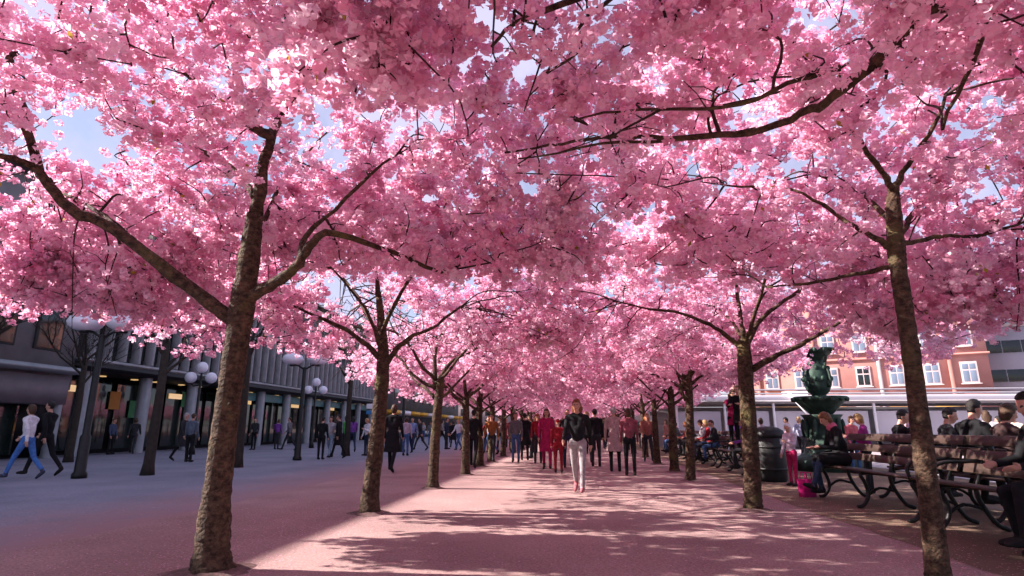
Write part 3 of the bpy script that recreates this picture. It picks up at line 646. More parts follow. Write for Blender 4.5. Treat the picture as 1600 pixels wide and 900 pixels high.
# building that closes the view
be = thing('end_building', (-2, 150, 0), 'wide dim building closing the far end of the path', 'building')
box('wall', (0, 6, 5), (60, 12, 10), pbr('dim_plaster', (.2, .15, .16), .9, .1, .3), be)
for i in range(18):
    for zc in (2.0, 5.2, 8.2): box('window', (-27 + i * 3.2, -.03, zc), (1.3, .12, 1.7), GLASSD, be)
box('roof', (0, 6, 10.3), (61, 13, .6), STONE2, be)

# ------------------------------------------------------------------ buildings on the right
def facade(name, origin, rz, W, H, D, mat, label, rows, cols, floor0=4.2, dz=3.9):
    t = thing(name, origin, label, 'building', None, rz)
    box('wall', (0, D / 2, H / 2), (W, D, H), mat, t)
    return t
sb = facade('salmon_building', (P(1566, 669, 60).x - 12 * math.cos(R(26)), 60 + 12 * math.sin(R(26)), 0), R(-26), 24.0, 15.5, 14, SALMON, 'sunlit salmon plaster building with pale windows across the square', 0, 0)
for i in range(8):
    x = -10.3 + i * 2.95
    for j, zc in enumerate((6.5, 10.1, 13.4)):
        wd = box('window', (x, -.03, zc), (1.35, .16, 2.1), TRIMW, sb)
        for sx in (-1, 1):
            for z_, hh in ((-.17, .5), (.27, .24)):
                pn = link('pane', block(WINB if (i * 3 + j) % 4 else GLASSD), wd); pn.location = (sx * .21, -.36, z_); pn.scale = (.34, .5, hh)
        box('sill', (x, -.16, zc - 1.12), (1.6, .3, .12), TRIMW, sb)
    box('shop_front', (x, -.04, 2.2), (2.1, .2, 2.6), YEL2 if i % 2 else TRIMW, sb)
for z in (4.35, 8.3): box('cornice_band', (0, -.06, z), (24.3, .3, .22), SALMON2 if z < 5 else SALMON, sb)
for x in (-8.8, -2.9, 3.0, 8.95): box('pilaster', (x, -.08, 7.6), (.35, .2, 15), TRIMW if x == 3.0 else SALMON, sb)
box('awning', (-6.2, -1.0, 3.7), (5.0, 2.0, .5), YEL, sb); box('awning', (8.2, -.8, 3.2), (2.0, 1.6, .5), YEL, sb); box('sign', (-5.2, -.3, 4.7), (2.6, .2, .9), WHITE, sb)
box('shaded_corner', (11.0, -.45, 2.3), (2.6, 1.0, 4.6), SALMON2, sb); box('roof', (0, 7, 15.7), (24.8, 14.8, .4), SALMON2, sb)  # maroon corner block: shade of the building's right-hand side painted as colour
gb = thing('pale_office_block', (P(1640, 669, 62).x, 62, 0), 'pale grey office block with dark ribbon windows at the right border', 'building', None, R(-20))
box('wall', (0, 6, 5.6), (11, 12, 11.2), GREYB, gb); box('roof', (0, 6, 11.45), (11.5, 12.5, .5), WHITE, gb)
for z in (3.3, 6.3, 9.2):
    for i in range(7): box('window', (-4.7 + i * 1.55, -.02, z), (1.45, .1, 1.2), GLASSD, gb)

# pavilion with pale roofs
pv = thing('pavilion', (20, 37, 0), 'long low pale grey pavilion with slatted roof edge behind the benches', 'pavilion')
box('roof', (0, 2, 2.75), (30, 6, .22), PAV, pv); box('roof_edge', (0, -1.05, 2.95), (30.2, .12, .3), WHITE, pv)
box('back_wall', (0, 4.6, 1.3), (29, .2, 2.6), PAV, pv)
for i in range(11):
    x = -14 + i * 2.8; box('post', (x, -.8, 1.32), (.12, .12, 2.64), WHITE, pv)
    box('screen_panel', (x + 1.4, -.3, 1.5), (2.5, .06, 1.4), pbr('pale_screen', (.5, .47, .53), .6, .1, .8), pv)
for z in (3.2, 3.42): box('roof_slat', (0, -.9, z), (29.5, .1, .09), PAV, pv)
mb = MB(); mb.tube([(-7.6, -1.3, 3.2), (-6.2, -1.3, 1.4)], .09, 6); mb.build('brace', WHITE, pv)

# ------------------------------------------------------------------ street lamps
def twin_lamp():
    t = thing('street_lamp', (0, 0, 0), 'x', 'street lamp', 'twin bowl street lamps')
    mb = MB(); mb.lathe([(.17, 0), (.17, .1), (.13, .16), (.12, 1.0), (.085, 1.06), (.075, 3.55), (.05, 3.6)], k=12); mb.build('post', IRON, t, True)
    for s in (-1, 1):
        mb = MB(); mb.tube([(0, 0, 3.5), (s * .25, 0, 3.66), (s * .5, 0, 3.72)], .035, 6); mb.build('arm', IRON, t, True)
        mb = MB(); mb.lathe([(.05, 3.70), (.25, 3.73), (.38, 3.82), (.42, 3.92), (.36, 4.06), (.2, 4.15), (.03, 4.17)], (s * .5, 0, 0), 18); mb.build('bowl', GLOBE, t, True)
        mb = MB(); mb.lathe([(.11, 3.64), (.12, 3.69), (.05, 3.70)], (s * .5, 0, 0), 10); mb.build('collar', IRON, t)
    return t
tl = twin_lamp()
for i, (q, lab) in enumerate([((123, 747), 'black lamp post with two big white bowls left of the thickest cherry trunk'), ((464, 719), 'lamp post with two white bowls between thick trunk and second cherry trunk'), ((628, 706), 'small distant twin bowl lamp just past the second cherry trunk')]):
    t = tl if i == 0 else copy_tree(tl); t.location = G(*q); t.rotation_euler[2] = R(8); t['label'] = lab
def globe_lamp():
    t = thing('globe_lamp', (0, 0, 0), 'x', 'street lamp', 'three globe lamps')
    mb = MB(); mb.lathe([(.16, 0), (.14, .3), (.07, .4), (.055, 3.7), (.03, 3.85)], k=10); mb.build('post', IRON, t, True)
    mb = MB(); mb.tube([(-.45, 0, 3.35), (-.3, 0, 3.2), (0, 0, 3.25), (.3, 0, 3.2), (.45, 0, 3.35)], .035, 6); mb.build('arm', IRON, t, True)
    for x, z in ((-.45, 3.6), (.45, 3.6), (0, 4.1)):
        mb = MB(); mb.ell((x, 0, z), (.27, .27, .27), 16, 10); mb.build('globe', GLOBE, t, True)
    return t
gl = globe_lamp()
for i, (q, lab) in enumerate([((301, 694), 'three white globe lamp by the shops left of the thick trunk'), ((487, 690), 'three white globe lamp by the shops next to the teal band')]):
    t = gl if i == 0 else copy_tree(gl); p = P(q[0], q[1], 26.5 if i == 0 else 36.0); p.z = 0; t.location = p; t.rotation_euler[2] = R(20); t['label'] = lab

# ------------------------------------------------------------------ fountain
ft = thing('bronze_fountain', (P(1285, 660, 18.6).x, 18.6, 0), 'tall dark green bronze urn fountain behind the benches', 'fountain')
mb = MB(); mb.lathe([(.95, 0), (.95, .3), (.75, .4), (.6, .5), (.5, .9), (.5, 1.5), (.58, 1.6)], k=24); mb.build('pedestal', BRONZE, ft, True)
mb = MB(); mb.lathe([(.3, 1.6), (.45, 1.75), (.66, 1.98), (.76, 2.08), (.74, 2.13), (.5, 2.06), (.25, 2.02)], k=28); mb.build('bowl', BRONZE, ft, True)
mb = MB(); mb.lathe([(.30, 2.03), (.2, 2.12), (.2, 2.18), (.3, 2.28), (.36, 2.42), (.39, 2.64), (.38, 2.86), (.29, 3.04), (.22, 3.14), (.24, 3.24)], k=24); mb.build('urn', BRONZE, ft, True)
mb = MB(); mb.lathe([(.24, 3.22), (.3, 3.3), (.46, 3.42), (.58, 3.5), (.6, 3.55), (.56, 3.57), (.3, 3.5), (.1, 3.48)], k=24); mb.build('top_bowl', BRONZE, ft, True)
for i in range(4):
    a = i * math.pi / 2 + .5; mb = MB(); c, s_ = math.cos(a), math.sin(a)
    mb.tube(smooth_line([(.36 * c, .36 * s_, 2.4), (.46 * c, .46 * s_, 2.55), (.43 * c, .43 * s_, 2.85), (.34 * c, .34 * s_, 3.05), (.42 * c, .42 * s_, 3.35)], 3), .04, 7); mb.build('handle', BRONZE, ft, True)
for i in range(10):
    a = i * math.pi / 5 + .2; mb = MB(); mb.ell((.53 * math.cos(a), .53 * math.sin(a), 1.2), (.07, .07, .28), 10, 8); mb.build('relief_figure', BRONZE, ft, True)
for z, r, n in ((2.66, .39, 12), (2.98, .34, 9), (2.05, .74, 16), (3.5, .57, 14)):
    for i in range(n):
        a = i * 2 * math.pi / n + z; mb = MB(); mb.ell((r * math.cos(a), r * math.sin(a), z), (.055, .055, .075), 8, 6); mb.build('ornament', BRONZE, ft, True)

# ------------------------------------------------------------------ benches
def make_bench(L=3.3):
    t = thing('park_bench', (0, 0, 0), 'x', 'bench', 'long wooden park benches')
    for j, y in enumerate((-.33, -.21, -.09, .03)): box('seat_slat', (0, y, .56 - .012 * j), (L, .1, .035), WOOD, t)
    for j, (y, z) in enumerate(((.13, .72), (.19, .88), (.255, 1.05))):
        o = box('back_slat', (0, y, z), (L, .035, .115), WOOD, t); o.rotation_euler[0] = R(-18)
    for x in (-L / 2 + .22, 0, L / 2 - .22):
        mb = MB()
        mb.tube(smooth_line([(x, -.46, .02), (x, -.36, .05), (x, -.27, .2), (x, -.3, .38), (x, -.35, .5), (x, -.2, .525), (x, .06, .50)], 3), .03, 7)
        mb.tube(smooth_line([(x, .38, .02), (x, .26, .07), (x, .14, .25), (x, .08, .46), (x, .16, .7), (x, .23, .92), (x, .30, 1.1)], 3), .03, 7)
        mb.tube(smooth_line([(x, -.27, .2), (x, -.1, .3), (x, .14, .25)], 3), .022, 6)
        mb.build('iron_leg', IRON, t, True)
        if x != 0:
            mb = MB(); mb.tube(smooth_line([(x, -.36, .52), (x, -.38, .7), (x, -.25, .79), (x, 0, .8), (x, .2, .82)], 3), .024, 6); mb.build('armrest', IRON, t, True)
    return t
pb = make_bench()
bx = 4.75
benches = [(bx, 9.98, -90, 'long brown bench with the dark-clothed woman sitting at its far end'),
           (bx, 6.55, -90, 'nearest long brown bench, behind the slim leaning trunk'),
           (bx, 17.9, -90, 'bench the couple in magenta and black is standing on'),
           (bx, 21.5, -90, 'bench next after the one with the standing couple'),
           (bx, 25.1, -90, 'second bench past the one with the standing couple'),
           (bx, 28.7, -90, 'third bench past the one with the standing couple'),
           (5.68, 9.98, 90, 'bench back to back with the long one, facing the square'),
           (5.68, 6.55, 90, 'bench back to back with the nearest one, facing the square'),
           (5.9, 22.0, 90, 'bench turned to the square, behind the couple'),
           (5.9, 26.0, 90, 'farther bench turned to the square')]
for i, (x, y, a, lab) in enumerate(benches):
    t = pb if i == 0 else copy_tree(pb); t.location = (x, y, 0); t.rotation_euler[2] = R(a); t['label'] = lab

# ------------------------------------------------------------------ bin, sign, bag
p = G(1208, 752); bi = thing('litter_bin', p, 'big black barrel litter bin with domed lid right of a cherry trunk', 'bin')
mb = MB(); mb.lathe([(.30, 0), (.32, .04), (.345, .5), (.345, 1.0), (.33, 1.02)], k=24); mb.build('barrel', BIN, bi, True)
mb = MB(); mb.lathe([(.36, .99), (.365, 1.06), (.33, 1.15), (.22, 1.22), (.05, 1.25)], k=24); mb.build('lid', BIN, bi, True)
for z in (.25, .75): mb = MB(); mb.lathe([(.345, z), (.36, z + .01), (.36, z + .05), (.345, z + .06)], k=24); mb.build('hoop', IRON, bi, True)
o = box('rating_plate', (.18, -.305, .9), (.1, .01, .12), PAV, bi)
p = P(583, 640, 33); sg = thing('street_sign', (p.x, p.y, 0), 'small blue and white sign on a thin pole before the far shops', 'sign')
mb = MB(); mb.tube([(0, 0, 0), (0, 0, 2.6)], .04, 8); mb.build('pole', IRON, sg); box('plate', (0, -.06, 2.45), (.75, .03, .28), WHITE, sg); box('plate', (0, -.06, 2.1), (.75, .03, .2), BLUE, sg)

# ------------------------------------------------------------------ people
SKIN = pbr('skin', (.48, .26, .19), .6, .06, 20)
EYE = pbr('eye_dark', (.03, .02, .02), .4, .1, 20)
LIP = pbr('lips', (.38, .13, .11), .5, .06, 20)
def cloth(c):
    nm = 'cloth_%d_%d_%d' % tuple(int(round(v * 255)) for v in c); return pbr(nm, c, .9, .22, 14, .25, 60, 0, .15)
def hairm(c):
    nm = 'hair_%d_%d_%d' % tuple(int(round(v * 255)) for v in c); return pbr(nm, c, .55, .35, 40, .5, 120, 0, .3)
def capsule(mb, a, b, ra, rb, k=10):
    a, b = Vector(a), Vector(b); d = b - a; l = d.length; t = d / l if l > 1e-6 else Vector((0, 0, 1))
    pts, rr = [], []
    for q in (-.98, -.75, -.4): pts.append(a + t * ra * q); rr.append(ra * math.sqrt(1 - q * q))
    pts += [a, b]; rr += [ra, rb]
    for q in (.4, .75, .98): pts.append(b + t * rb * q); rr.append(rb * math.sqrt(1 - q * q))
    mb.tube(pts, rr, k)
def rotx(v, a):                       # positive a swings a hanging limb forward (+Y)
    v = Vector(v); c, s = math.cos(a), math.sin(a); return Vector((v.x, v.y * c - v.z * s, v.y * s + v.z * c))
def make_body(pose):
    """faces +Y, feet on z=0, about 1.70 m; returns mesh with slots skin, top, bottom, shoe, eye, lip"""
    g = pose.get; mb = MB(); prim = []
    def cap(lab, a, b, ra, rb):
        capsule(mb, a, b, ra, rb); prim.append((lab, 'c', Vector(a), Vector(b), ra, rb))
    def ell(lab, c, r, M=None):
        mb.ell(c, r, 12, 8, M); prim.append((lab, 'e', Vector(c), Vector(r), 0, 0))
    lean = g('lean', 0); hz = .93; tw = g('twist', 0)
    hip = Vector((0, 0, hz)); TL = lambda v: hip + rotx(Vector(v) - hip, -lean)     # lean forward
    cw = g('wide', 1.0)
    # torso
    cap('bottom', (-.07 * cw, 0, hz - .01), (.07 * cw, 0, hz - .01), .105 * cw, .105 * cw)
    cap('top', TL((0, .005, hz + .1)), TL((0, .0, hz + .25)), .118 * cw, .13 * cw)
    cap('top', TL((-.05, .01, hz + .22)), TL((-.07, .01, hz + .40)), .10 * cw, .098 * cw); cap('top', TL((.05, .01, hz + .22)), TL((.07, .01, hz + .40)), .10 * cw, .098 * cw)
    cap('top', TL((-.15 * cw, 0, hz + .475)), TL((.15 * cw, 0, hz + .475)), .062, .062); cap('top', TL((-.07, 0, hz + .49)), TL((.07, 0, hz + .49)), .075, .075)
    cap('skin', TL((0, .0, hz + .50)), TL((0, .018, hz + .60)), .052, .05)
    if g('scarf'): cap('scarf', TL((-.02, .01, hz + .545)), TL((.02, .01, hz + .545)), .085, .085)
    # head
    hp = g('nod', 0); nb = TL((0, .01, hz + .585)); HL = lambda v: nb + rotx(Vector(v), -lean - hp)
    Mh = np.array(Matrix.Rotation(-lean - hp, 3, 'X'))
    ell('skin', HL((0, .02, .125)), (.073, .09, .105), Mh); cap('skin', HL((0, .045, .065)), HL((0, .06, .045)), .052, .04)
    cap('skin', HL((0, .105, .135)), HL((0, .122, .095)), .011, .016)
    for s in (-1, 1):
        ell('skin', HL((s * .075, .012, .115)), (.012, .022, .032), Mh); ell('eye', HL((s * .03, .098, .13)), (.013, .012, .009), Mh)
    ell('lip', HL((0, .1, .058)), (.022, .012, .008), Mh)
    # arms
    for s, sh, el, ab in ((-1, g('shL', 0.1), g('elL', .25), g('abL', .12)), (1, g('shR', -.1), g('elR', .25), g('abR', .12))):
        S = TL((s * .185 * cw, 0, hz + .465)); d1 = rotx((s * math.sin(ab), 0, -math.cos(ab)), sh - lean); E = S + d1 * .28
        inn = g('inL', 0) if s < 0 else g('inR', 0)
        d2 = rotx((s * math.sin(ab) * .3 - s * inn, 0, -1), sh + el - lean).normalized(); Wd = E + d2 * .245
        cap('top', S, E, .058, .048); cap('top', E, Wd, .046, .036)
        Hc = Wd + d2 * .075; cap('skin', Wd, Wd + d2 * .05, .027, .034); side = Vector((0, 1, 0)) - d2 * d2.y
        side = side.normalized() if side.length > .1 else Vector((0, 0, 1))
        curl = Vector((-s, 0, 0)) * .35
        for q, l in ((-.032, .055), (-.011, .068), (.011, .072), (.032, .062)):
            r0 = Wd + d2 * .08 + side * q; m = r0 + (d2 + curl * .4).normalized() * l * .5; e = m + (d2 + curl * 1.4).normalized() * l * .5
            cap('skin', r0, m, .0105, .010); cap('skin', m, e, .010, .0085)
        th0 = Wd + d2 * .03 + side * .03; th1 = th0 + (d2 * .6 + side).normalized() * .035; cap('skin', th0, th1, .0125, .011); cap('skin', th1, th1 + (d2 + side * .3).normalized() * .03, .011, .009)
    # legs
    legc = 'bottom'
    for s, hf, kf in ((-1, g('hipL', 0), g('kneeL', 0)), (1, g('hipR', 0), g('kneeR', 0))):
        Hj = Vector((s * .088 * cw, 0, hz - .02)); sp = g('spread', .03); d1 = rotx((s * sp, 0, -1), hf).normalized(); K = Hj + d1 * .425
        d2 = rotx((s * sp * .3, 0, -1), hf - kf).normalized(); A = K + d2 * .405
        cap(legc, Hj, K, .088 * cw, .058); cap(legc, K, A, g('calf', .056), g('cuff', .044))
        ft_ = g('footL', 0) if s < 0 else g('footR', 0); fd = rotx((0, 1, 0), hf - kf if abs(hf - kf) > .35 else 0) if ft_ == 0 else rotx((0, 1, 0), ft_)
        heel = A + Vector((0, -.02, -.03)); cap('shoe', A - d2 * .03, heel, .046, .043); cap('shoe', heel, heel + fd * .11 + Vector((0, 0, -.008)), .043, .042); cap('shoe', heel + fd * .1, heel + fd * .185 + Vector((s * .008, 0, -.012)), .042, .03)
    # coat or skirt hem
    hem = g('hem', 0)
    if hem:
        lab = g('hemlab', 'top'); wv = g('flare', .06)
        if g('sit'):
            cap(lab, (-.1, .02, hz), (-.11, .36, hz + .0), .12, .10); cap(lab, (.1, .02, hz), (.11, .36, hz + .0), .12, .10)
        else:
            n = 5; 
            prof = [(.125 + wv * (i / (n - 1))) for i in range(n)]
            pts = [(0, 0, hz + .14 - (hem + .14) * i / (n - 1)) for i in range(n)]
            V = []; k = 14
            for (x, y, z), r in zip(pts, prof):
                for j in range(k):
                    a = 2 * math.pi * j / k; V.append((x + r * 1.25 * math.cos(a), y + r * math.sin(a), z))
            Q = [[i * k + j, i * k + (j + 1) % k, (i + 1) * k + (j + 1) % k, (i + 1) * k + j] for i in range(n - 1) for j in range(k)]
            V += [pts[0], pts[-1]]; T = [[n * k, (j + 1) % k, j] for j in range(k)] + [[n * k + 1, (n - 1) * k + j, (n - 1) * k + (j + 1) % k] for j in range(k)]
            mb.add(V, Q, T); prim.append((lab, 'h', hz + .14, hz - hem, wv, 0))
    me = mb.mesh('body_draft'); ob = link('body_draft', me)
    md = ob.modifiers.new('r', 'REMESH'); md.mode = 'VOXEL'; md.voxel_size = g('voxel', .0125); md.adaptivity = 0
    ms = ob.modifiers.new('s', 'SMOOTH'); ms.factor = .5; ms.iterations = 3
    dc = ob.modifiers.new('d', 'DECIMATE'); dc.ratio = g('ratio', .22)
    dg = bpy.context.evaluated_depsgraph_get(); out = bpy.data.meshes.new_from_object(ob.evaluated_get(dg)); bpy.data.objects.remove(ob); bpy.data.meshes.remove(me)
    n = len(out.vertices); V = np.empty(n * 3, np.float32); out.vertices.foreach_get('co', V); V = V.reshape(-1, 3)
    m = len(out.polygons); Cn = np.empty(m * 3, np.float32); out.polygons.foreach_get('center', Cn); Cn = Cn.reshape(-1, 3)
    labs = ['skin', 'top', 'bottom', 'shoe', 'eye', 'lip', 'scarf']; best = np.full(m, 1e9); idx = np.zeros(m, np.int32)
    for pr in prim:
        if pr[1] == 'c':
            a, b = np.array(pr[2]), np.array(pr[3]); ab = b - a; L2_ = max((ab ** 2).sum(), 1e-9); t = np.clip(((Cn - a) @ ab) / L2_, 0, 1)
            d = np.linalg.norm(Cn - (a + t[:, None] * ab), axis=1) - (pr[4] + (pr[5] - pr[4]) * t)
        elif pr[1] == 'e':
            r = np.array(pr[3]); d = (np.linalg.norm((Cn - np.array(pr[2])) / r, axis=1) - 1) * r.min()
            if pr[0] in ('eye', 'lip'): d = d - .004
        else:
            zt_, zb_, wv = pr[2], pr[3], pr[4]; t = np.clip((zt_ - Cn[:, 2]) / (zt_ - zb_), 0, 1); r = .125 + wv * t
            d = (np.sqrt((Cn[:, 0] / 1.25) ** 2 + Cn[:, 1] ** 2) - r) + np.where(Cn[:, 2] < zb_ - .01, .2, 0) + np.where(Cn[:, 2] > zt_, .2, 0) - .004
        u = d < best; best[u] = d[u]; idx[u] = labs.index(pr[0])
    V[:, 2] -= V[:, 2].min()
    zoff = float(Cn[:, 2].min())
    out.vertices.foreach_set('co', V.ravel())
    for _ in labs: out.materials.append(SKIN)
    out.polygons.foreach_set('material_index', idx); out.polygons.foreach_set('use_smooth', np.ones(m, bool)); out.update(); out.name = 'body'
    zsh = float(np.float32(0)) ; 
    return out, Matrix.Translation(HL((0, .02, .125)) - Vector((0, 0, zoff))) @ Matrix.Rotation(-lean - hp, 4, 'X'), hz - zoff
def make_hair(style):
    k, m = 18, 14; V = []
    for i in range(m + 1):
        a = math.pi * i / m
        for j in range(k):
            b = 2 * math.pi * j / k; x, y, z = math.sin(a) * math.cos(b), math.sin(a) * math.sin(b), math.cos(a)
            r = Vector((x * .086, y * .102 - .008, z * .118 + .008))
            lo = .025 if style == 'short' else -.02
            if y > (.25 if style in ('short', 'hat') else .5) and z < (.45 if style in ('short', 'hat') else .4): r = Vector((x * .066, y * .07 - .01, z * .085))           # open at the face
            elif z < -.15:
                if style == 'short': r = Vector((r.x * .75, r.y * .8 - .01, max(r.z, -.07)))
                elif style == 'long':
                    f = (-z - .15) / .85; r = Vector((x * .10 * (1 - .25 * f) + (.02 * x), -.055 + y * .05 - .02 * f, -.02 - .30 * f))
                elif style == 'bob':
                    f = (-z - .15) / .85; r = Vector((x * .098 * (1 - .3 * f), -.03 + y * .07, -.02 - .13 * f))
                elif style == 'hat': r = Vector((r.x * .7, r.y * .7, max(r.z, -.03)))
            n_ = math.sin(j * 2.7 + i * 1.9) * .005; r = r * (1 + n_ * 4 if style != 'hat' else 1)
            V.append(tuple(r))
    Q = [[i * k + j, (i + 1) * k + j, (i + 1) * k + (j + 1) % k, i * k + (j + 1) % k] for i in range(m) for j in range(k)]
    return mesh_np('hair', V, np.array(Q), None, True)
POSES = {
 'walkA': dict(hipL=.42, kneeL=.12, hipR=-.32, kneeR=.38, shL=-.4, shR=.45, elL=.3, elR=.45, lean=.04),
 'walkB': dict(hipL=-.28, kneeL=.7, hipR=.3, kneeR=.08, shL=.4, shR=-.3, elL=.5, elR=.25, lean=.05, hem=.1, wide=.95),
 'walkcoat': dict(hipL=.3, kneeL=.1, hipR=-.25, kneeR=.3, shL=-.2, shR=.25, hem=.42, flare=.06, lean=.02),
 'stand': dict(hipL=.04, hipR=-.03, shL=.05, shR=.1, elL=.2, elR=.3, nod=.1),
 'standcoat': dict(hem=.38, flare=.07, shL=.1, shR=.15, elL=.5, elR=.4, wide=1.08),
 'phone': dict(shL=.35, elL=1.6, inL=.3, shR=.1, elR=.3, nod=.35, hipL=.05),
 'photo': dict(shL=1.1, elL=1.2, shR=1.1, elR=1.2, inL=.3, inR=.3, nod=-.25),
 'skirt': dict(hem=.62, flare=.16, hemlab='bottom', wide=.92, calf=.045, cuff=.036, shL=.2, shR=-.1, hipL=.15, hipR=-.12, kneeR=.15),
 'sit': dict(sit=1, hipL=1.5, kneeL=1.45, hipR=1.42, kneeR=1.6, shL=.55, elL=.9, inL=.25, shR=.5, elR=1.0, inR=.25, lean=.12, nod=.2),
 'sitcoat': dict(sit=1, hem=.3, hipL=1.5, kneeL=1.15, hipR=1.4, kneeR=1.55, shL=.5, elL=1.3, inL=.35, shR=.45, elR=1.3, inR=.35, lean=.2, nod=.35, scarf=1),
 'hug': dict(shL=.8, elL=.9, inL=.5, shR=.7, elR=1.0, inR=.5, nod=.2, wide=1.05, hem=.2, flare=.03),
 'leanfwd': dict(shL=.6, elL=.9, shR=.6, elR=.9, lean=.35, nod=.25, wide=1.1),
}
BODY = {k: make_body(v) for k, v in POSES.items()}
HAIR = {k: make_hair(k) for k in ('short', 'long', 'bob', 'hat')}
def person(pose, pos, rz, h, top, bottom, hair, style, label, group=None, shoe=(.02, .018, .018), scarf=None, skin=SKIN):
    me, HM, hz = BODY[pose]; s = h / 1.70
    t = thing('person', pos, label, 'person', group, R(rz)); t.scale = (s, s, s)
    b = link('body', me, t)
    ms = [skin, cloth(top), cloth(bottom), cloth(shoe), EYE, LIP, cloth(scarf or top)]
    for i, m in enumerate(ms): b.material_slots[i].link = 'OBJECT'; b.material_slots[i].material = m
    hr = link('hair' if style != 'hat' else 'hat', HAIR[style], t); hr.matrix_local = HM
    if not HAIR[style].materials: HAIR[style].materials.append(TWIG)
    hr.material_slots[0].link = 'OBJECT'; hr.material_slots[0].material = hairm(hair) if style != 'hat' else cloth(hair)
    return t
BLK, DK, NAVY, GREY, LG, WHT = (.012, .012, .014), (.03, .03, .034), (.02, .03, .06), (.12, .12, .13), (.36, .34, .36), (.62, .6, .64)
JEAN, BEIGE, MAG, REDC, ORG, PUR, GRN = (.05, .10, .22), (.34, .24, .235), (.30, .014, .075), (.22, .013, .022), (.22, .085, .03), (.16, .05, .26), (.06, .28, .06)
BR, BRK, BLD, RHD, GRY = (.06, .03, .016), (.012, .009, .008), (.32, .2, .08), (.30, .085, .02), (.35, .33, .32)
AW, TO, LE, RI = 0, 180, 90, -90
def at(px, py): return G(px, py)
person('walkA', at(905, 771), TO - 8, 1.72, BLK, (.27, .24, .25), (.17, .055, .02), 'long', 'red-haired person in black top and pale grey trousers walking in the open path', shoe=(.35, .12, .14))
person('standcoat', at(962, 737), AW, 1.76, BEIGE, BLK, GRY, 'short', 'person in a long pale dusty pink coat seen from behind')
person('stand', at(932, 729), AW, 1.78, BLK, DK, BRK, 'short', 'person all in black between the red-haired walker and the pale coat')
person('walkcoat', at(855, 734), TO, 1.72, MAG, MAG, BR, 'long', 'person in a long magenta coat left of the red-haired walker')
person('phone', at(841, 724), TO, 1.68, REDC, DK, RHD, 'bob', 'person with red jacket and dark trousers left of the magenta coat')
person('stand', at(873, 739), AW, 1.42, REDC, REDC, REDC, 'hat', 'child in red clothes and red hat beside the magenta coat')
person('photo', at(888, 731), TO, 1.74, DK, NAVY, BRK, 'short', 'person in dark jacket photographing, just behind the red-haired walker')
person('walkA', at(739, 731), AW, 1.74, BLK, BLK, BRK, 'short', 'person in black walking between the fourth and fifth left cherry trunks')
person('walkA', at(768, 722), TO, 1.7, ORG, DK, BR, 'bob', 'person in orange jacket between the left row trunks')
person('stand', at(806, 722), TO, 1.72, GREY, JEAN, BR, 'short', 'person in grey jacket and blue jeans right of the left row')
person('standcoat', at(820, 719), AW, 1.74, BLK, BLK, BRK, 'short', 'person in a black coat behind the red group')
person('phone', at(831, 716), LE, 1.7, NAVY, DK, BR, 'long', 'person in navy looking down, behind the red group')
person('walkA', at(919, 724), TO, 1.75, GREY, DK, BLD, 'bob', 'blond person in grey, partly behind the walker')
person('stand', at(986, 743), AW, 1.68, (.2, .06, .08), BLK, BR, 'bob', 'person in dark red top right of the pale coat')
person('walkA', at(1014, 722), TO, 1.7, (.28, .1, .08), DK, RHD, 'long', 'person in rust red top beside the fourth bench side trunk')
person('hug', P(1104, 690, 17.3) * 1, 200, 1.70, MAG, BLK, BR, 'long', 'person in magenta jacket standing on a bench')

person('hug', P(1120, 690, 17.5) * 1, 150, 1.78, BLK, BLK, BR, 'short', 'person in black standing on a bench holding the one in magenta')
for nm in [ob for ob in COL.objects if ob.get('label', '').find('standing on a bench') >= 0]: nm.location.z = .575; nm.location.x = 4.62 if 'black' in nm['label'] else 4.58; nm.location.y = 17.35 if 'black' in nm['label'] else 17.9
# bench sitters
def sitter(pose, x, y, rz, h, *a, seat=.578, **kw):
    s = h / 1.7; t = person(pose, (x, y, 0), rz, h, *a, **kw)
    t.location.z = max(0.0, seat - (BODY[pose][2] - .095) * s)
    return t
sitter('sitcoat', 4.66, 11.15, 90, 1.76, BLK, (.03, .05, .09), (.16, .07, .03), 'bob', 'person in black with a pink scarf sitting at the far end of the long bench', scarf=(.5, .12, .2))
sitter('sit', 4.66, 6.42, 90, 1.84, BLK, BLK, BRK, 'short', 'person in black sitting at the near end of the bench, cut off by the frame')
sitter('sit', 5.74, 9.4, -75, 1.96, BLK, BLK, BRK, 'short', 'dark-haired person in black seated beyond the bench back, the taller of two')
sitter('sit', 5.74, 10.05, -100, 1.78, DK, BLK, BRK, 'short', 'dark-haired person with bowed head beside the taller one beyond the bench back')
sitter('sit', 5.74, 11.4, -95, 1.8, BLK, BLK, BRK, 'short', 'dark-haired person in black behind the long bench, left of a pair')
sitter('sit', 5.74, 8.75, -90, 1.8, (.05, .03, .03), BLK, BR, 'bob', 'brown-haired person seated beyond the bench back, right of the taller one')
sitter('sit', 5.74, 7.6, -85, 1.84, BLK, DK, BRK, 'short', 'person in black seated beyond the nearest bench back by the border')
sitter('sit', 5.74, 10.8, -80, 1.76, BLK, DK, BR, 'bob', 'brown-haired person in black behind the long bench, right of a pair')
person('phone', (5.5, 12.1, 0), 60, 1.45, (.3, .03, .2), DK, BLD, 'bob', 'blond person in magenta behind the long bench')
person('phone', P(1240, 740, 13.6).xy.to_3d(), 120, 1.28, (.5, .42, .5), MAG, WHT, 'hat', 'child in pale patterned top and magenta trousers beside the bin')
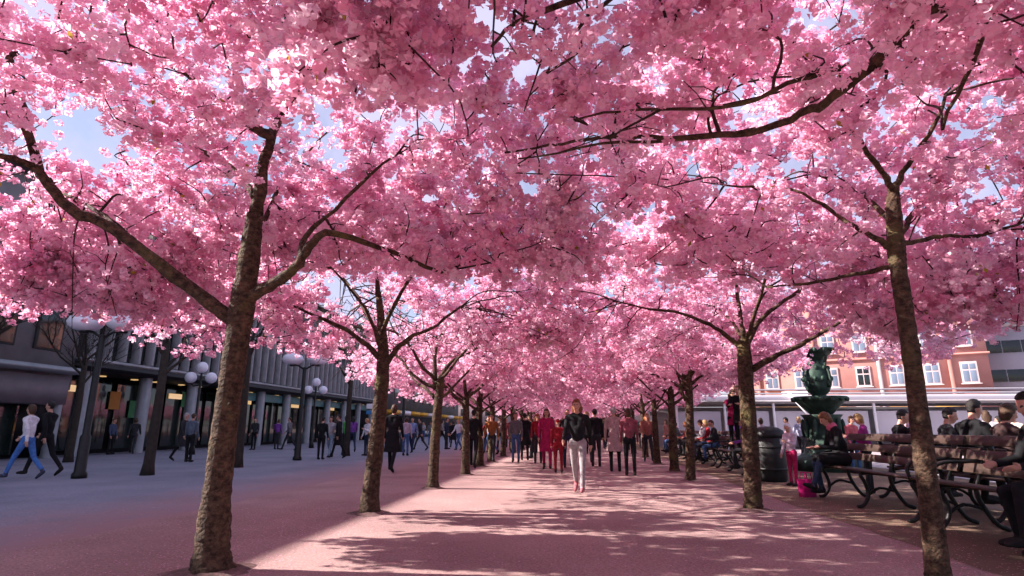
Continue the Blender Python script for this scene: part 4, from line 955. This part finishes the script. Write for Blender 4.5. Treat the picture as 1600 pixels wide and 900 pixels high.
for i, (y, top, bot, hr, st, lab) in enumerate([(16.8, PUR, DK, BRK, 'short', 'person in purple jacket sitting on the couple\'s bench'), (20.6, DK, JEAN, BR, 'short', 'person in dark jacket and jeans sitting just past the couple'),
        (21.5, REDC, DK, BLD, 'bob', 'person in red sitting on the bench past the couple'), (22.3, LG, JEAN, BR, 'long', 'person in light grey sitting on the bench past the couple'),
        (24.4, NAVY, DK, BRK, 'short', 'person in navy sitting on the second bench past the couple'), (25.4, (.35, .1, .08), DK, RHD, 'long', 'person in rust red sitting on the second bench past the couple'),
        (27.9, GREY, DK, BR, 'short', 'person in grey sitting on the third bench past the couple'), (29.2, BLK, JEAN, BRK, 'bob', 'person in black and jeans sitting on the third bench past the couple')]):
    sitter('sit', 4.66, y, 90 + (i * 13 % 25 - 12), 1.66 + .03 * (i % 4), top, bot, hr, st, lab)
# people by the shops
person('walkA', at(32, 749), 100, 1.74, WHT, (.06, .16, .42), BR, 'bob', 'person in white jacket and bright blue jeans walking at the left border', shoe=(.05, .05, .08))
person('walkA', at(62, 744), 95, 1.86, BLK, BLK, BRK, 'short', 'tall person in black walking beside the white jacket')
person('walkcoat', at(281, 720), RI, 1.72, DK, BLK, GRY, 'bob', 'person in dark coat by the three globe lamp, left of a pair', scarf=(.3, .05, .1))
person('stand', at(293, 722), AW, 1.7, (.1, .12, .16), BLK, BR, 'short', 'person in slate jacket by the three globe lamp, right of a pair')
person('walkcoat', at(611, 738), AW, 1.80, BLK, BLK, BR, 'bob', 'person in long black coat just right of the second cherry trunk')
shops = [(500, 718, 'stand', BLK, BLK, BRK, 'short', 'person in all black, first of the shoppers right of the twin bowl lamp'),
 (514, 716, 'walkA', LG, (.2, .28, .36), BR, 'bob', 'person in light grey with pale trousers among the shoppers'),
 (527, 716, 'walkcoat', BLK, BLK, BRK, 'short', 'person in a long black coat beside the light grey shopper'),
 (537, 711, 'stand', GRN, DK, BR, 'bob', 'person with bright green top among the shoppers'),
 (549, 706, 'walkA', PUR, NAVY, BRK, 'long', 'person in purple top among the shoppers'),
 (572, 712, 'phone', WHT, NAVY, BLD, 'bob', 'person in white top left of the second cherry trunk'),
 (633, 712, 'stand', (.4, .3, .36), JEAN, BR, 'bob', 'person in pale pink top right of the long black coat'),
 (643, 708, 'walkA', (.2, .25, .45), NAVY, BRK, 'short', 'person in blue shirt right of the pale pink top'),
 (656, 704, 'walkA', DK, DK, BRK, 'short', 'person in dark clothes left of the third cherry trunk'),
 (697, 702, 'stand', NAVY, DK, BR, 'short', 'person in navy right of the third cherry trunk'),
 (708, 700, 'walkcoat', BLK, BLK, BR, 'bob', 'person in black coat right of the third cherry trunk'),
 (716, 704, 'walkA', WHT, JEAN, BLD, 'long', 'blond person in white near the fourth left trunk'),
 (431, 702, 'sit0', PUR, DK, BR, 'bob', 'person in violet top before the teal band shops'),
 (395, 703, 'stand', DK, BLK, BRK, 'short', 'person in dark clothes before the teal band shops'),
 (450, 704, 'walkA', GREY, DK, BR, 'short', 'person in grey before the teal band shops'),
 (170, 710, 'stand', (.05, .07, .12), BLK, BRK, 'short', 'person in navy before the pale columns'),
 (205, 709, 'walkA', DK, DK, BR, 'bob', 'person in charcoal before the pale columns')]
for i, (x, y, ps, tp_, bo, hr, st, lab) in enumerate(shops):
    person('phone' if ps == 'sit0' else ps, at(x, y), (AW, TO, LE, RI, 30, 150)[i % 6], 1.62 + .04 * (i % 5), tp_, bo, hr, st, lab)
# far crowd between the rows
rng = random.Random(21); pal = [BLK, DK, NAVY, GREY, BLK, (.2, .05, .06), (.25, .2, .19), DK, REDC, LG, (.1, .05, .04), JEAN, (.3, .12, .1)]
cname = {BLK: 'black', DK: 'charcoal', NAVY: 'navy', GREY: 'grey', REDC: 'red', LG: 'light grey', JEAN: 'denim blue', (.2, .05, .06): 'dark red', (.25, .2, .19): 'taupe', (.1, .05, .04): 'brown', (.3, .12, .1): 'rust'}
ORD = ['first', 'second', 'third'] + order[:15] + ['nineteenth', 'twentieth'] + ['twenty-' + q for q in ('first', 'second', 'third', 'fourth', 'fifth', 'sixth', 'seventh', 'eighth', 'ninth')] + ['thirtieth', 'thirty-first', 'thirty-second']
hname = {BR: 'brown', BRK: 'black', BLD: 'blond', RHD: 'red'}
xs = [746, 760, 781, 795, 800, 812, 826, 836, 848, 864, 879, 896, 908, 915, 927, 941, 950, 972, 979, 990, 1003, 1010, 1020, 1036, 1044, 1052, 1058, 661, 672, 690, 704, 722]
for i, x in enumerate(xs):
    y = rng.uniform(691, 711) if x > 740 else rng.uniform(688, 697)
    p = at(x, y)
    if 2.2 < abs(p.x) < 3.6 : p.x += .9 * (1 if rng.random() < .5 else -1)
    tp_, hr = rng.choice(pal), rng.choice([BR, BRK, BLD, RHD]); nth = ORD[sorted(xs).index(x)]; gar = rng.choice(['walkA', 'stand', 'standcoat', 'walkcoat', 'phone']); bo = rng.choice([BLK, DK, JEAN, NAVY])
    person(gar, p, rng.choice([0, 180, 170, 10, 90, -90, 45]), rng.uniform(1.58, 1.84), tp_, bo, hr, rng.choice(['short', 'bob', 'long']),
           f"{hname[hr]}-haired person in {cname[tp_]} {'coat' if 'coat' in gar else 'top'} and {cname[bo]} trousers, {nth} from left in distant crowd", 'distant crowd under the blossom')
# people behind the benches on the square
for i, (x, y, tp_, hr, lab) in enumerate([(1190, 20.5, (.45, .4, .45), BR, 'person in pale top behind the bin'), (1232, 22, (.5, .3, .34), BRK, 'person in pink top behind the bin'), (1250, 24, (.3, .3, .4), BLD, 'person in blue grey top left of the fountain'),
        (1330, 17.5, (.45, .1, .12), BR, 'person in red top right of the fountain'), (1420, 19, (.5, .3, .35), BLD, 'person in pink behind the slim leaning trunk'), (1545, 16, (.5, .46, .5), BR, 'person in pale clothes right of the taller bench sitter'),
        (1565, 18, PUR, BRK, 'person in purple at the right border'), (1588, 17, (.4, .34, .3), BR, 'person in beige at the right border'), (1150, 24, (.3, .12, .4), BRK, 'person in violet behind the couple\'s bench'), (1165, 27, LG, BR, 'person in light grey behind the couple\'s bench')]):
    p = P(x, 669, y); p.z = 0
    person(['stand', 'phone', 'walkA'][i % 3], p, (i * 67) % 360, 1.5 + .05 * (i % 3), tp_, (DK, JEAN)[i % 2], hr, ('bob', 'short', 'long')[i % 3], lab)
# magenta bag at the sitter's feet
bgp = Vector((4.12, 11.5, 0)); ba = thing('shopping_bag', bgp, 'magenta bag standing by the feet of the bench sitter', 'bag', None, R(30))
mb = MB(); V = [(-.14, -.07, 0), (.14, -.07, 0), (.14, .07, 0), (-.14, .07, 0), (-.17, -.05, .3), (.17, -.05, .31), (.17, .05, .3), (-.17, .05, .31)]
mb.add(V, [[0, 3, 2, 1], [0, 1, 5, 4], [1, 2, 6, 5], [2, 3, 7, 6], [3, 0, 4, 7], [4, 5, 6, 7]]); mb.build('pouch', cloth((.6, .02, .2)), ba)
for s in (-1, 1): mb = MB(); mb.tube([(-.09, s * .05, .3), (-.07, s * .05, .42), (.07, s * .05, .42), (.09, s * .05, .3)], .01, 6); mb.build('handle', cloth((.6, .02, .2)), ba)

# ------------------------------------------------------------------ fallen petals
rg = np.random.default_rng(5); n = 24000
yy = 2 + 28 * rg.random(n) ** 1.7; xx = np.where(rg.random(n) < .5, rg.normal(-3.2, .8, n), rg.normal(3.1, 1.0, n)); m = rg.random(n) < .22; xx[m] = rg.uniform(-7, 7, m.sum())
C = np.stack([xx, yy, np.full(n, .009)], 1); M = rand_rot(rg, n)
q = np.array([[-1, 0, .1], [0, -.8, 0], [1, 0, .12], [0, .8, 0]]); a = rg.uniform(0, 6.28, n); s = rg.uniform(.005, .011, n)
cx, sx = np.cos(a), np.sin(a); V = np.stack([np.stack([(q[k, 0] * cx - q[k, 1] * sx) * s, (q[k, 0] * sx + q[k, 1] * cx) * s, np.full(n, q[k, 2]) * s], 1) for k in range(4)], 1) + C[:, None, :]
o = link('fallen_petals', mesh_np('fallen_petals', V.reshape(-1, 3), np.arange(4 * n).reshape(-1, 4), PETAL, False, np.repeat(rg.uniform(.0, .5, n), 4))); tag(o, 'loose pink petals fallen on the gravel', 'petals', kind='stuff')
